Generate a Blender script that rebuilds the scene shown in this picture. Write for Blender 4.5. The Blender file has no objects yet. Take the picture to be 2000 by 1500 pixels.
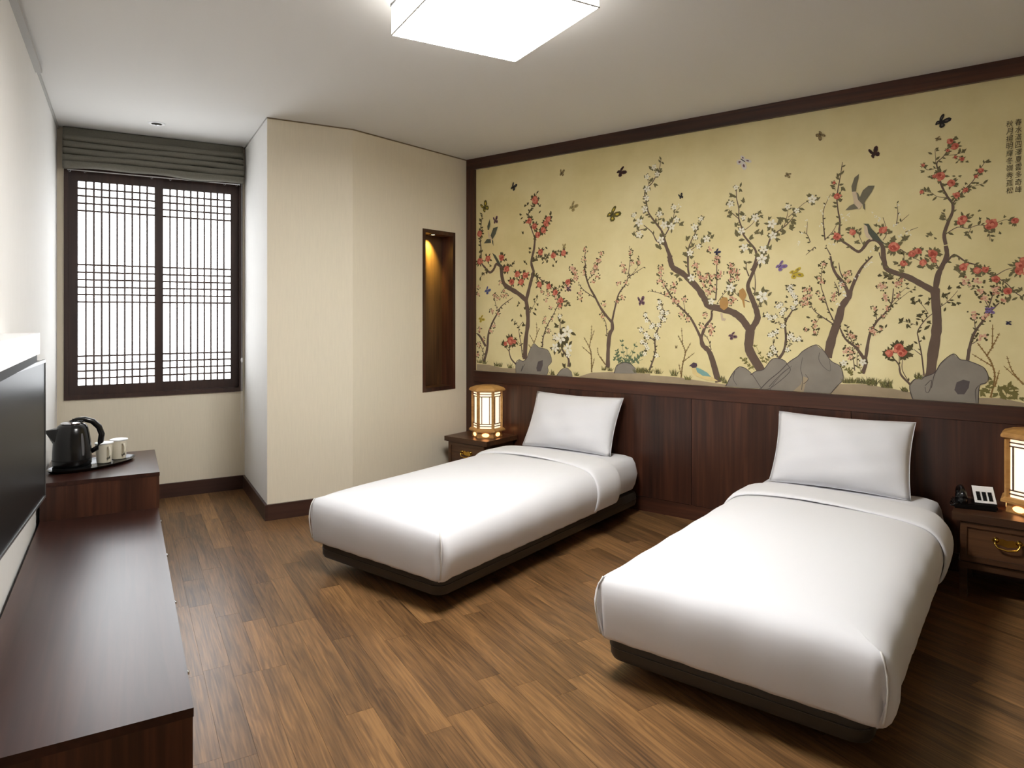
import bpy, bmesh, math, random
from mathutils import Vector, Matrix
C = bpy.context.scene.collection
S = bpy.context.scene
R = math.radians
# ---------------------------------------------------------------- camera, world, exposure
H = 2.65                      # ceiling height
CAMZ = 1.3507
cam = bpy.data.cameras.new('camera'); camo = bpy.data.objects.new('camera', cam); C.objects.link(camo)
cam.sensor_fit = 'HORIZONTAL'; cam.sensor_width = 36.0
cam.lens = 36.0*1323/2000
cam.shift_y = -(750-615)/2000
cam.clip_start = .02
camo.location = (0, 0, CAMZ); camo.rotation_euler = (R(90), 0, R(37.7))
S.camera = camo
wd = bpy.data.worlds.new('world'); S.world = wd; wd.use_nodes = True
bg = wd.node_tree.nodes['Background']; bg.inputs[0].default_value = (.80, .88, 1, 1); bg.inputs[1].default_value = 1.0
vs = S.view_settings
vs.view_transform = 'Standard'; vs.look = 'None'; vs.gamma = 1.0; vs.use_curve_mapping = False; vs.exposure = 1.02
E_PAPER = 4.2                 # daylight through the window paper
E_CEIL = 34.0                 # ceiling lamp shade
E_LAMP = .58                  # bedside lanterns
P_SPOT = 27.0                  # niche downlight
TA = 67.5                     # the window side of the room is turned by 67.5 degrees
# ---------------------------------------------------------------- materials
def s2l(c): return tuple(((v/255)/12.92 if v/255 <= .04045 else ((v/255+.055)/1.055)**2.4) for v in c)
MATS = {}
def nt(name):
    m = bpy.data.materials.new(name); m.use_nodes = True
    t = m.node_tree; return m, t, t.nodes['Principled BSDF']
def plain(name, rgb, rough=.5, metal=0, spec=.5, bump=0, bscale=200, var=0, vscale=3, sheen=0):
    if name in MATS: return MATS[name]
    m, t, b = nt(name); c = s2l(rgb)
    b.inputs['Base Color'].default_value = (*c, 1); b.inputs['Roughness'].default_value = rough
    b.inputs['Metallic'].default_value = metal; b.inputs['Specular IOR Level'].default_value = spec
    if sheen: b.inputs['Sheen Weight'].default_value = sheen
    co = t.nodes.new('ShaderNodeTexCoord')
    if var:
        n = t.nodes.new('ShaderNodeTexNoise'); n.inputs['Scale'].default_value = vscale; n.inputs['Detail'].default_value = 4
        t.links.new(co.outputs['Object'], n.inputs['Vector'])
        mx = t.nodes.new('ShaderNodeMix'); mx.data_type = 'RGBA'
        mx.inputs[6].default_value = (*[v*(1-var) for v in c], 1); mx.inputs[7].default_value = (*[min(1, v*(1+var)) for v in c], 1)
        t.links.new(n.outputs['Fac'], mx.inputs[0]); t.links.new(mx.outputs[2], b.inputs['Base Color'])
    if bump:
        n2 = t.nodes.new('ShaderNodeTexNoise'); n2.inputs['Scale'].default_value = bscale; n2.inputs['Detail'].default_value = 3
        t.links.new(co.outputs['Object'], n2.inputs['Vector'])
        bp = t.nodes.new('ShaderNodeBump'); bp.inputs['Strength'].default_value = bump; bp.inputs['Distance'].default_value = .002
        t.links.new(n2.outputs['Fac'], bp.inputs['Height']); t.links.new(bp.outputs['Normal'], b.inputs['Normal'])
    MATS[name] = m; return m
def wood(name, dark, mid, light, rough=.35, axis=2, scale=1.0, contrast=1.0, perobj=0.0):
    """grain running along the given object axis"""
    if name in MATS: return MATS[name]
    m, t, b = nt(name); N = t.nodes.new; L = t.links.new
    co = N('ShaderNodeTexCoord'); mp = N('ShaderNodeMapping')
    sc = [38*scale]*3; sc[axis] = 1.6*scale; mp.inputs['Scale'].default_value = sc
    L(co.outputs['Object'], mp.inputs['Vector'])
    oi = N('ShaderNodeObjectInfo'); ml = N('ShaderNodeMath'); ml.operation = 'MULTIPLY'; ml.inputs[1].default_value = 37
    L(oi.outputs['Random'], ml.inputs[0]); cb = N('ShaderNodeCombineXYZ')
    for i in range(3): L(ml.outputs[0], cb.inputs[i])
    L(cb.outputs[0], mp.inputs['Location'])
    n = N('ShaderNodeTexNoise'); n.inputs['Scale'].default_value = 1; n.inputs['Detail'].default_value = 6; n.inputs['Distortion'].default_value = .6
    L(mp.outputs[0], n.inputs['Vector'])
    mp2 = N('ShaderNodeMapping'); sc2 = [5*scale]*3; sc2[axis] = .6*scale; mp2.inputs['Scale'].default_value = sc2
    L(co.outputs['Object'], mp2.inputs['Vector']); L(cb.outputs[0], mp2.inputs['Location'])
    n2 = N('ShaderNodeTexNoise'); n2.inputs['Scale'].default_value = 1; n2.inputs['Detail'].default_value = 3
    L(mp2.outputs[0], n2.inputs['Vector'])
    ad = N('ShaderNodeMath'); ad.operation = 'ADD'; L(n.outputs['Fac'], ad.inputs[0]); L(n2.outputs['Fac'], ad.inputs[1])
    hf = N('ShaderNodeMath'); hf.operation = 'MULTIPLY'; hf.inputs[1].default_value = .5; L(ad.outputs[0], hf.inputs[0])
    r = N('ShaderNodeValToRGB'); e = r.color_ramp.elements
    w = .17/contrast
    e[0].position = .5-w; e[0].color = (*s2l(dark), 1); e[1].position = .5+w; e[1].color = (*s2l(light), 1)
    k = e.new(.5); k.color = (*s2l(mid), 1)
    L(hf.outputs[0], r.inputs[0])
    L(r.outputs[0], b.inputs['Base Color'])
    b.inputs['Roughness'].default_value = rough
    bp = N('ShaderNodeBump'); bp.inputs['Strength'].default_value = .12; bp.inputs['Distance'].default_value = .001
    L(n.outputs['Fac'], bp.inputs['Height']); L(bp.outputs['Normal'], b.inputs['Normal'])
    MATS[name] = m; return m
def floorwood():
    m, t, b = nt('walnut_floor'); N = t.nodes.new; L = t.links.new
    g = N('ShaderNodeNewGeometry'); rot = N('ShaderNodeMapping'); rot.vector_type = 'POINT'; rot.inputs['Rotation'].default_value = (0, 0, R(-TA))
    L(g.outputs['Position'], rot.inputs['Vector'])
    oi = N('ShaderNodeObjectInfo'); rs = N('ShaderNodeMath'); rs.operation = 'ADD'
    L(oi.outputs['Random'], rs.inputs[0]); L(g.outputs['Random Per Island'], rs.inputs[1])
    fr = N('ShaderNodeMath'); fr.operation = 'FRACT'; L(rs.outputs[0], fr.inputs[0])
    big = N('ShaderNodeMath'); big.operation = 'MULTIPLY'; big.inputs[1].default_value = 61; L(fr.outputs[0], big.inputs[0])
    cb = N('ShaderNodeCombineXYZ'); L(big.outputs[0], cb.inputs[0]); L(big.outputs[0], cb.inputs[1]); L(big.outputs[0], cb.inputs[2])
    def layer(sx, sy, det, dist):
        mp = N('ShaderNodeMapping'); mp.inputs['Scale'].default_value = (sx, sy, 1)
        L(rot.outputs[0], mp.inputs['Vector']); L(cb.outputs[0], mp.inputs['Location'])
        n = N('ShaderNodeTexNoise'); n.inputs['Scale'].default_value = 1; n.inputs['Detail'].default_value = det; n.inputs['Distortion'].default_value = dist
        L(mp.outputs[0], n.inputs['Vector']); return n
    fine = layer(150, 5, 5, .3); cath = layer(26, 1.6, 3, 1.2)
    wv = N('ShaderNodeMath'); wv.operation = 'MULTIPLY'; wv.inputs[1].default_value = 26; L(cath.outputs['Fac'], wv.inputs[0])
    sn = N('ShaderNodeMath'); sn.operation = 'SINE'; L(wv.outputs[0], sn.inputs[0])
    s1 = N('ShaderNodeMath'); s1.operation = 'MULTIPLY_ADD'; s1.inputs[1].default_value = .075; L(sn.outputs[0], s1.inputs[0]); fm = N('ShaderNodeMath'); fm.operation = 'MULTIPLY_ADD'; fm.inputs[1].default_value = .75; fm.inputs[2].default_value = .125; L(fine.outputs['Fac'], fm.inputs[0]); L(fm.outputs[0], s1.inputs[2])
    s2 = N('ShaderNodeMath'); s2.operation = 'MULTIPLY_ADD'; s2.inputs[1].default_value = .24; L(fr.outputs[0], s2.inputs[0]); L(s1.outputs[0], s2.inputs[2])
    s3 = N('ShaderNodeMath'); s3.operation = 'ADD'; L(s2.outputs[0], s3.inputs[0]); 
    bl = layer(9, 1.1, 2, .3); bm_ = N('ShaderNodeMath'); bm_.operation = 'MULTIPLY_ADD'; bm_.inputs[1].default_value = .5; bm_.inputs[2].default_value = -.36; L(bl.outputs['Fac'], bm_.inputs[0]); L(bm_.outputs[0], s3.inputs[1])
    r = N('ShaderNodeValToRGB'); e = r.color_ramp.elements
    e[0].position = .22; e[0].color = (*s2l((66, 46, 29)), 1); e[1].position = .78; e[1].color = (*s2l((142, 105, 65)), 1)
    k = e.new(.46); k.color = (*s2l((101, 73, 45)), 1); k = e.new(.62); k.color = (*s2l((120, 87, 54)), 1)
    L(s3.outputs[0], r.inputs[0]); L(r.outputs[0], b.inputs['Base Color'])
    b.inputs['Roughness'].default_value = .34; b.inputs['Specular IOR Level'].default_value = .36
    bp = N('ShaderNodeBump'); bp.inputs['Strength'].default_value = .12; bp.inputs['Distance'].default_value = .001
    L(fine.outputs['Fac'], bp.inputs['Height']); L(bp.outputs['Normal'], b.inputs['Normal'])
    MATS['walnut_floor'] = m; return m
def emit(name, rgb, strength, lin=False):
    m, t, b = nt(name); c = rgb if lin else s2l(rgb)
    b.inputs['Base Color'].default_value = (*c, 1); b.inputs['Emission Color'].default_value = (*c, 1)
    b.inputs['Emission Strength'].default_value = strength; b.inputs['Roughness'].default_value = .8
    MATS[name] = m; return m
def wallpaper(name, rgb):
    m, t, b = nt(name); N = t.nodes.new; L = t.links.new; c = s2l(rgb)
    co = N('ShaderNodeTexCoord'); mp = N('ShaderNodeMapping'); mp.inputs['Scale'].default_value = (160, 160, 9)
    L(co.outputs['Object'], mp.inputs['Vector'])
    n = N('ShaderNodeTexNoise'); n.inputs['Scale'].default_value = 1; n.inputs['Detail'].default_value = 3; L(mp.outputs[0], n.inputs['Vector'])
    mx = N('ShaderNodeMix'); mx.data_type = 'RGBA'
    mx.inputs[6].default_value = (*[v*.94 for v in c], 1); mx.inputs[7].default_value = (*[min(1, v*1.05) for v in c], 1)
    L(n.outputs['Fac'], mx.inputs[0]); L(mx.outputs[2], b.inputs['Base Color'])
    b.inputs['Roughness'].default_value = .75; b.inputs['Specular IOR Level'].default_value = .25
    bp = N('ShaderNodeBump'); bp.inputs['Strength'].default_value = .15; bp.inputs['Distance'].default_value = .001
    L(n.outputs['Fac'], bp.inputs['Height']); L(bp.outputs['Normal'], b.inputs['Normal'])
    MATS[name] = m; return m
M_WALL = wallpaper('cream_wallpaper', (230, 220, 199))
M_WALLW = wallpaper('white_wallpaper', (226, 224, 220))
M_CEIL = plain('ceiling_paint', (214, 212, 208), .85, spec=.2)
M_FLOOR = floorwood()
M_GAP = plain('floor_joint', (52, 36, 24), .7)
M_WOOD = wood('dark_walnut', (38, 21, 15), (62, 35, 24), (88, 52, 36), .34)
M_WOODX = wood('dark_walnut_along', (38, 21, 15), (62, 35, 24), (88, 52, 36), .34, axis=0)
M_WOODY = wood('dark_walnut_bench', (42, 24, 19), (56, 33, 27), (70, 43, 34), .30, axis=1)
M_WOODY.node_tree.nodes['Principled BSDF'].inputs['Specular IOR Level'].default_value = .36
M_FRAME = wood('window_frame_wood', (40, 27, 24), (56, 38, 33), (70, 48, 41), .42)
M_BASE = wood('baseboard_wood', (44, 26, 21), (58, 36, 29), (70, 45, 36), .4, axis=0)
M_NIGHT = wood('nightstand_wood', (48, 30, 19), (74, 48, 30), (98, 66, 42), .38, axis=0)
M_LANT = wood('honey_wood', (158, 112, 56), (186, 138, 76), (206, 160, 96), .45, axis=0)
M_SHEET = plain('white_cotton', (224, 224, 227), .85, spec=.15, bump=.05, bscale=60, sheen=.2)
M_PIPE = plain('cotton_seam', (214, 211, 206), .9, spec=.1)
M_VINYL = plain('dark_brown_vinyl', (50, 44, 36), .42, bump=.15, bscale=400)
M_BLACK = plain('black_plastic', (10, 10, 11), .22)
M_BLACKM = plain('black_matte', (18, 18, 19), .6, spec=.12)
M_SCREEN = plain('dark_screen', (30, 30, 30), .30, spec=.06)
M_BEZEL = plain('grey_bezel', (110, 110, 110), .35, metal=.6)
M_WHITEP = plain('white_plastic', (232, 232, 232), .45)
M_SHADE = plain('grey_linen', (116, 113, 103), .9, spec=.1, bump=.5, bscale=350, var=.18, vscale=120)
M_CHROME = plain('chrome', (205, 205, 208), .12, metal=1)
M_BRASS = plain('brass', (205, 165, 75), .22, metal=1)
M_CERAMIC = plain('cream_ceramic', (226, 218, 198), .22)
M_TRIM = plain('grey_trim', (170, 168, 164), .7)
M_MUNT = plain('lattice_wood', (88, 74, 70), .5)
M_PAPER = emit('lit_window_paper', (.93, .97, 1.0), E_PAPER, True)
M_CEILLAMP = emit('lit_lamp_fabric', (1.0, .985, .965), E_CEIL, True)
M_CEILSIDE = emit('lit_lamp_side_fabric', (1.0, .985, .955), 3.2, True)
M_LANTLIT = emit('lit_lantern_paper', (1.0, .80, .56), E_LAMP, True)
M_GLOW = emit('lantern_opening_glow', (1.0, .42, .14), 2.2, True)
M_SPOTLIT = emit('lit_downlight_lens', (1.0, .85, .5), 3, True)
# ---------------------------------------------------------------- mesh helpers
def link(name, me, mat=None, parent=None):
    o = bpy.data.objects.new(name, me); C.objects.link(o)
    if mat is not None:
        for m in (mat if isinstance(mat, (list, tuple)) else [mat]): me.materials.append(m)
    if parent: o.parent = parent
    return o
def obj(name, bm, mat=None, parent=None, smooth=False, rot=None, bevel=0, seg=2):
    if bevel:
        es = [e for e in bm.edges if len(e.link_faces) == 2 and e.calc_face_angle(0) > .5]
        bmesh.ops.bevel(bm, geom=es, offset=bevel, segments=seg, affect='EDGES', clamp_overlap=True)
    me = bpy.data.meshes.new(name); bm.normal_update(); bm.to_mesh(me); bm.free()
    if smooth:
        for p in me.polygons: p.use_smooth = True
    if smooth and smooth is not True: me.set_sharp_from_angle(angle=R(smooth))
    o = link(name, me, mat, parent)
    if rot is not None: o.rotation_euler.z = R(rot)
    return o
def tag(o, label, cat, group=None):
    o['label'] = label; o['category'] = cat
    if group: o['group'] = group
    return o
def struct(o): o['kind'] = 'structure'; return o
def empty(name, loc=(0, 0, 0), rz=0):
    o = bpy.data.objects.new(name, None); C.objects.link(o); o.location = loc; o.rotation_euler.z = R(rz); o.empty_display_size = .05
    return o
def bx(bm, x0, x1, y0, y1, z0, z1):
    vs_ = [bm.verts.new((x, y, z)) for z in (z0, z1) for y in (y0, y1) for x in (x0, x1)]
    for f in ((0, 2, 3, 1), (4, 5, 7, 6), (0, 1, 5, 4), (2, 6, 7, 3), (0, 4, 6, 2), (1, 3, 7, 5)): bm.faces.new([vs_[i] for i in f])
    return vs_
def box(x0, x1, y0, y1, z0, z1):
    bm = bmesh.new(); bx(bm, x0, x1, y0, y1, z0, z1); return bm
def boxes(L_):
    bm = bmesh.new()
    for b in L_: bx(bm, *b)
    return bm
def lathe(prof, n=32, bm=None, cx=0, cy=0, ang0=0, cap=True):
    bm = bm or bmesh.new(); rings = []
    for r, z in prof:
        rings.append([bm.verts.new((cx+r*math.cos(ang0+2*math.pi*i/n), cy+r*math.sin(ang0+2*math.pi*i/n), z)) for i in range(n)])
    for a, b in zip(rings, rings[1:]):
        for i in range(n): bm.faces.new((a[i], a[(i+1) % n], b[(i+1) % n], b[i]))
    if cap:
        if prof[0][0] > 1e-5: bm.faces.new(rings[0][::-1])
        if prof[-1][0] > 1e-5: bm.faces.new(rings[-1])
    return bm
def tube(pts, r, n=8, bm=None, closed=False):
    bm = bm or bmesh.new(); pts = [Vector(p) for p in pts]; rings = []
    for i, p in enumerate(pts):
        a = pts[i-1] if (i or closed) else p; b = pts[(i+1) % len(pts)] if (i < len(pts)-1 or closed) else p
        d = (b-a).normalized(); up = Vector((0, 0, 1)) if abs(d.z) < .95 else Vector((1, 0, 0))
        u = d.cross(up).normalized(); v = u.cross(d)
        rr = r[i] if isinstance(r, (list, tuple)) else r
        rings.append([bm.verts.new(p+(u*math.cos(2*math.pi*k/n)+v*math.sin(2*math.pi*k/n))*rr) for k in range(n)])
    prs = list(zip(rings, rings[1:])) + ([(rings[-1], rings[0])] if closed else [])
    for a, b in prs:
        for k in range(n): bm.faces.new((a[k], a[(k+1) % n], b[(k+1) % n], b[k]))
    if not closed: bm.faces.new(rings[0][::-1]); bm.faces.new(rings[-1])
    bmesh.ops.recalc_face_normals(bm, faces=bm.faces)
    return bm
def prism(poly, z0, z1):
    bm = bmesh.new(); a = [bm.verts.new((x, y, z0)) for x, y in poly]; b = [bm.verts.new((x, y, z1)) for x, y in poly]
    bm.faces.new(a[::-1]); bm.faces.new(b)
    for i in range(len(a)): j = (i+1) % len(a); bm.faces.new((a[i], a[j], b[j], b[i]))
    bmesh.ops.recalc_face_normals(bm, faces=bm.faces)
    return bm
cA, sA = math.cos(R(TA)), math.sin(R(TA))
def Aw(x, y): return (x*cA-y*sA, x*sA+y*cA)          # turned frame -> world
def Ai(x, y): return (x*cA+y*sA, -x*sA+y*cA)         # world -> turned frame
# ---------------------------------------------------------------- room shell
XL, YWIN, XCOL, YCOL = -.402, 5.62, .816, 4.664      # turned frame
XN, YM, XR = -3.778, 4.288, 2.2                       # world frame: niche wall, mural wall, right wall
sN = (XN+YCOL*sA)/cA; NC = (XN, sN*sA+YCOL*cA)        # where the column front meets the niche wall
s_ = (XL*cA-XR)/sA; LB = (XR, XL*sA+s_*cA)            # left wall meets right wall behind the camera
room = [Aw(XL, YWIN), Aw(XCOL, YWIN), Aw(XCOL, YCOL), NC, (XN, YM), (XR, YM), LB]
ceil = struct(obj('ceiling', prism(room, H, H+.12), M_CEIL))
floor = struct(obj('floor', prism(room, -.10, -.004), M_GAP))
# walls (slabs outside the room outline)
def slab(name, p, q, mat, t=.12, z0=0, z1=H):
    p, q = Vector(p), Vector(q); d = (q-p).normalized(); n = Vector((d.y, -d.x))*-1
    return struct(obj(name, prism([tuple(p), tuple(q), tuple(q+n*t), tuple(p+n*t)], z0, z1), mat))
WX0, WX1, WZ0, WZ1 = -.362, .800, .757, 2.45          # window opening
slab('wall_left', Aw(XL, YWIN), LB, M_WALLW, t=-.12)
struct(obj('wall_window', boxes([(XL-.12, WX0, YWIN, YWIN+.2, 0, H), (WX1, XCOL+.12, YWIN, YWIN+.2, 0, H), (WX0, WX1, YWIN, YWIN+.2, 0, WZ0), (WX0, WX1, YWIN, YWIN+.2, WZ1, H)]), M_WALL, rot=TA))
struct(obj('wall_column_side', prism([(XCOL, YCOL), (XCOL+.1, YCOL+.1), (XCOL+.1, YWIN), (XCOL, YWIN)], 0, H), M_WALLW, rot=TA))
sNC = sN
struct(obj('wall_column_front', prism([(XCOL, YCOL), (sNC, YCOL), (sNC, YCOL+.1), (XCOL+.1, YCOL+.1)], 0, H), M_WALL, rot=TA))
NY0, NY1, NZ0, NZ1 = 3.749, 4.122, .745, 2.025        # niche opening
struct(obj('wall_niche', boxes([(XN-.16, XN, NC[1], NY0, 0, H), (XN-.16, XN, NY1, YM+.1, 0, H), (XN-.16, XN, NY0, NY1, 0, NZ0), (XN-.16, XN, NY0, NY1, NZ1, H)]), M_WALL))
struct(obj('wall_mural', box(XN-.16, XR+.1, YM, YM+.12, 0, H), M_WALL))
struct(obj('wall_right', box(XR, XR+.12, LB[1], YM, 0, H), M_WALL))
# shadow-gap trims under the ceiling
struct(obj('trim_1', box(XL, XL+.012, -1.0, YWIN, H-.014, H), M_TRIM, rot=TA))
struct(obj('trim_2', boxes([(XL, XL+.03, -1.0, 4.30, H-.035, H-.014)]), M_TRIM, rot=TA))
M_LINE = plain('trim_line', (120, 104, 80), .8)
struct(obj('trim_3', box(XCOL, sNC, YCOL-.004, YCOL, H-.008, H), M_LINE, rot=TA))
struct(obj('trim_4', box(XN, XN+.004, NC[1], YM-.03, H-.008, H), M_LINE))
struct(obj('trim_5', box(XCOL-.004, XCOL, YCOL, YWIN, H-.008, H), M_TRIM, rot=TA))
# baseboards
BT = .016
def baseboard(name, L_, rot=None):
    bm = boxes(L_); return struct(obj(name, bm, M_BASE, rot=rot))
baseboard('baseboard_window', [(XL, XCOL, YWIN-BT, YWIN, 0, .104)], TA)
baseboard('baseboard_column_side', [(XCOL-BT, XCOL, YCOL-BT, YWIN-BT, 0, .104)], TA)
baseboard('baseboard_column_front', [(XCOL, sNC, YCOL-BT, YCOL, 0, .104)], TA)
baseboard('baseboard_niche', [(XN, XN+BT, NC[1]+.01, YM, 0, .104)])
baseboard('baseboard_left', [(XL, XL+BT, -1.0, YWIN-BT, 0, .104)], TA)
# ---------------------------------------------------------------- floor strips (walnut laminate, every strip its own piece)
random.seed(11)
PIT = .0968; X0F = .2595-PIT*8
KNOWN = {.2595: [2.81, 2.2, 3.45], .3563: [3.28], .4531: [2.705, 3.17], .5499: [3.055], .6467: [3.61, 2.26], .7435: [2.81, 3.8], .8403: [3.37, 2.03], .9371: [2.7, 4.0], 1.0339: [3.09, 2.08], 1.1307: [2.235], 1.3243: [2.005, 2.75], 1.4211: [2.81], 1.5179: [1.79], 1.6147: [2.29], 1.7115: [2.855]}
xs_r = [Ai(*p) for p in room]
def inside_span(xa, xb):
    """y range of the room outline at the centre of a strip, turned frame"""
    xm = (xa+xb)/2; ys = []
    n = len(xs_r)
    for i in range(n):
        (x1, y1), (x2, y2) = xs_r[i], xs_r[(i+1) % n]
        if (x1-xm)*(x2-xm) < 0: ys.append(y1+(y2-y1)*(xm-x1)/(x2-x1))
    ys.sort(); return ys
strips = []
k = 0
xmax = max(p[0] for p in xs_r)
while X0F+k*PIT < xmax:
    xa = max(X0F+k*PIT, XL); xb = X0F+(k+1)*PIT; k += 1
    if xb <= XL+.01: continue
    ys = inside_span(xa, min(xb, xmax))
    if len(ys) < 2: continue
    lo, hi = max(ys[0], -.6), ys[-1]
    if lo > hi: continue
    cuts = []
    for kx, v in KNOWN.items():
        if abs(kx-xa) < .02: cuts += v
    y = lo
    base = sorted(cuts)
    allc = [lo]
    y = lo+random.uniform(.2, .9)
    while y < hi-.08:
        if all(abs(y-c) > .32 for c in base): allc.append(y)
        y += random.uniform(.55, 1.25)
    allc = sorted(allc+[c for c in base if lo+.05 < c < hi-.05]+[hi])
    for a, b in zip(allc, allc[1:]): strips.append((xa, xb, a, b))
cy_, sy_ = math.cos(R(37.7)), math.sin(R(37.7))
def pix(x, y, z):
    fx = -x*sy_+y*cy_; rx = x*cy_+y*sy_
    if fx < .05: return None
    return 1000+1323*rx/fx, 615-1323*(z-CAMZ)/fx
BEDS = [(-2.572, 2.22, 4.2), (-.815, 2.22, 4.2)]
def shown(s):
    xa, xb, ya, yb = s; best = 0
    for fxx in (.2, .8):
        for q in (.1, .35, .65, .9):
            w_ = Aw(xa+(xb-xa)*fxx, ya+(yb-ya)*q); p = pix(w_[0], w_[1], 0)
            if p is None or not (0 <= p[0] <= 2000 and 0 <= p[1] <= 1500): continue
            hid = any(abs(w_[0]-bxc) < .44 and y0+.02 < w_[1] < y1 for bxc, y0, y1 in BEDS)
            if xa < .15 and ya > 2.0: hid = True
            if not hid: best += 1/max(.3, (w_[0]**2+w_[1]**2))
    return best*(yb-ya)
ranked = sorted(strips, key=lambda s: -shown(s))
GAPW = .0007
def stripmesh(bm, s):
    xa, xb, ya, yb = s
    bx(bm, xa+GAPW/2, xb-GAPW/2, ya+GAPW/2, yb-GAPW/2, -.004, 0)
near = [s for s in ranked if shown(s) > 0][:300]
nearset = set(near)
unit = bpy.data.meshes.new('plank')
bmu = bmesh.new(); bx(bmu, 0, 1, 0, 1, -.004, 0); bmu.to_mesh(unit); bmu.free(); unit.materials.append(M_FLOOR)
for (xa, xb, ya, yb) in near:
    o = bpy.data.objects.new('plank', unit); C.objects.link(o); o.parent = floor
    w_ = Aw(xa+GAPW/2, ya+GAPW/2); o.location = (w_[0], w_[1], 0); o.rotation_euler.z = R(TA); o.scale = (xb-xa-GAPW, yb-ya-GAPW, 1)
bm = bmesh.new()
for s in strips:
    if s not in nearset: stripmesh(bm, s)
o = obj('plank_remainder', bm, M_FLOOR, floor, rot=TA); o['kind'] = 'stuff'
# ---------------------------------------------------------------- window with paper-backed lattice sashes
win = struct(empty('window_1', (0, 0, 0), TA))
FY = YWIN-.012
obj('window_frame', boxes([(WX0, WX0+.026, FY, YWIN+.10, WZ0, WZ1), (WX1-.024, WX1, FY, YWIN+.10, WZ0, WZ1), (WX0+.026, WX1-.024, FY, YWIN+.10, WZ0, WZ0+.032), (WX0+.026, WX1-.024, FY, YWIN+.10, WZ1-.03, WZ1)]), M_FRAME, win, bevel=.002, seg=1)
HB = [2.238, 2.186, 2.134, 2.082, 1.703, 1.650, 1.598, 1.546, 1.494, 1.442, 1.061, 1.008, .956, .904]
vm = None
def sash(x0, x1, p0, p1, y, hb):
    zb, zt = WZ0+.032, WZ1-.03; pb, pt = .856, 2.2865
    s = obj('sash', boxes([(x0, p0, y, y+.034, zb, zt), (p1, x1, y, y+.034, zb, zt), (p0, p1, y, y+.034, zb, pb), (p0, p1, y, y+.034, pt, zt)]), M_FRAME, win, bevel=.002, seg=1)
    obj('paper_pane', box(p0-.004, p1+.004, y+.022, y+.026, pb-.004, pt+.004), M_PAPER, s)
    mv = box(-.0062, .0062, y+.008, y+.018, pb, pt); me = None
    for i in range(1, 10):
        x = p0+(p1-p0)*i/10
        if me is None: o = obj('muntin', mv, M_MUNT, s); me = o.data
        else: o = link('muntin', me, None, s)
        o.location.x = x
    mh = None
    for z in hb:
        if mh is None: o = obj('muntin', box(p0, p1, y+.007, y+.017, -.0062, .0062), M_MUNT, s); mh = o.data
        else: o = link('muntin', mh, None, s)
        o.location.z = z
    return s
sash(-.337, .251, -.280, .194, YWIN-.008, HB)
sash(.200, .777, .2515, .718, YWIN+.030, HB)
# roman shade
sh = tag(empty('roman_shade', Aw(.22, YWIN-.04)+(2.36,), TA), 'dark grey roman shade gathered up in folds above the window', 'blind')
bm = bmesh.new(); nx = 60; ZT = .286; rows = []
prof = []
nf = 6
for f in range(nf):
    z1 = ZT-(0 if f == 0 else .062+(f-1)*.0445); z0 = ZT-(.062+f*.0445) if f < nf-1 else 0.0
    for j in range(8):
        t = j/7; z = z1+(z0-z1)*t
        if f: z += .010*(1-t)*(1-t)
        bul = (.004+.044*math.sin(math.pi*min(1, t*.55+.3)) if f else .012+.012*t)
        if t > .9: bul -= .010
        if j == 0 and f: bul -= .030
        prof.append((bul+.004*f, z, f, t))
random.seed(5)
for bul, z, f, t in prof:
    row = []
    for i in range(nx+1):
        u = i/nx; x = -.585+1.163*u
        wob = .006*math.sin(u*7+f*1.1)*min(1, f*.5)*(.4+.6*t)+.004*math.sin(u*17+f*2.3)*(f > 1)*t+.005*max(0, u-.8)*5*math.sin(f*2.0)
        row.append(bm.verts.new((x, -bul-.004*math.sin(u*11+f), z+wob)))
    rows.append(row)
for a, b in zip(rows, rows[1:]):
    for i in range(nx): bm.faces.new((a[i], b[i], b[i+1], a[i+1]))
o = obj('shade_fabric', bm, M_SHADE, sh, smooth=50)
sm = o.modifiers.new('thickness', 'SOLIDIFY'); sm.thickness = .003; sm.offset = -1
obj('head_rail', box(-.583, .576, -.004, .030, .245, .289), M_BLACKM, sh)
obj('bottom_rail', box(-.560, .555, -.018, -.008, -.012, -.004), M_CHROME, sh)
rg = bmesh.new(); tube([(.006*math.cos(a*.785), 0, .006*math.sin(a*.785)) for a in range(8)], .0013, 6, rg, closed=True); rme = None
for x in (-.545, -.455, -.045, .075, .445, .53):
    if rme is None: o = obj('cord_ring', rg, M_CHROME, sh); rme = o.data
    else: o = link('cord_ring', rme, None, sh)
    o.location = (x, -.014, -.016)
cx0, cy0 = .566, -.03
bm = tube([(cx0, cy0, .0), (cx0, cy0, -1.34)], .0014, 6)
obj('cord', bm, M_WHITEP, sh)
bm = tube([(cx0-.004, cy0-.002, -1.35), (cx0-.006, cy0-.002, -1.7), (cx0-.012, cy0-.002, -1.98), (cx0-.008, cy0-.002, -2.02), (cx0+.0, cy0-.002, -1.98), (cx0+.004, cy0-.002, -1.7), (cx0+.003, cy0-.002, -1.35)], .0013, 6)
obj('cord_loop', bm, M_WHITEP, sh)
obj('cord_pull', lathe([(.0, -1.375), (.006, -1.37), (.0085, -1.357), (.006, -1.342), (.0, -1.335)], 12, cx=cx0, cy=cy0), M_WHITEP, sh, smooth=True)
# ceiling downlight by the window
dl = tag(empty('ceiling_downlight', Aw(.192, 5.187)+(H,)), 'small round recessed downlight in the ceiling before the window', 'light')
obj('trim_ring', lathe([(.032, -.004), (.050, -.005), (.055, -.001), (.055, 0), (.032, 0)], 28, cap=False), M_WHITEP, dl, smooth=40)
obj('reflector', lathe([(.0, -.001), (.024, -.002), (.033, -.005)], 24, cap=False), M_CHROME, dl, smooth=True)
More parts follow.
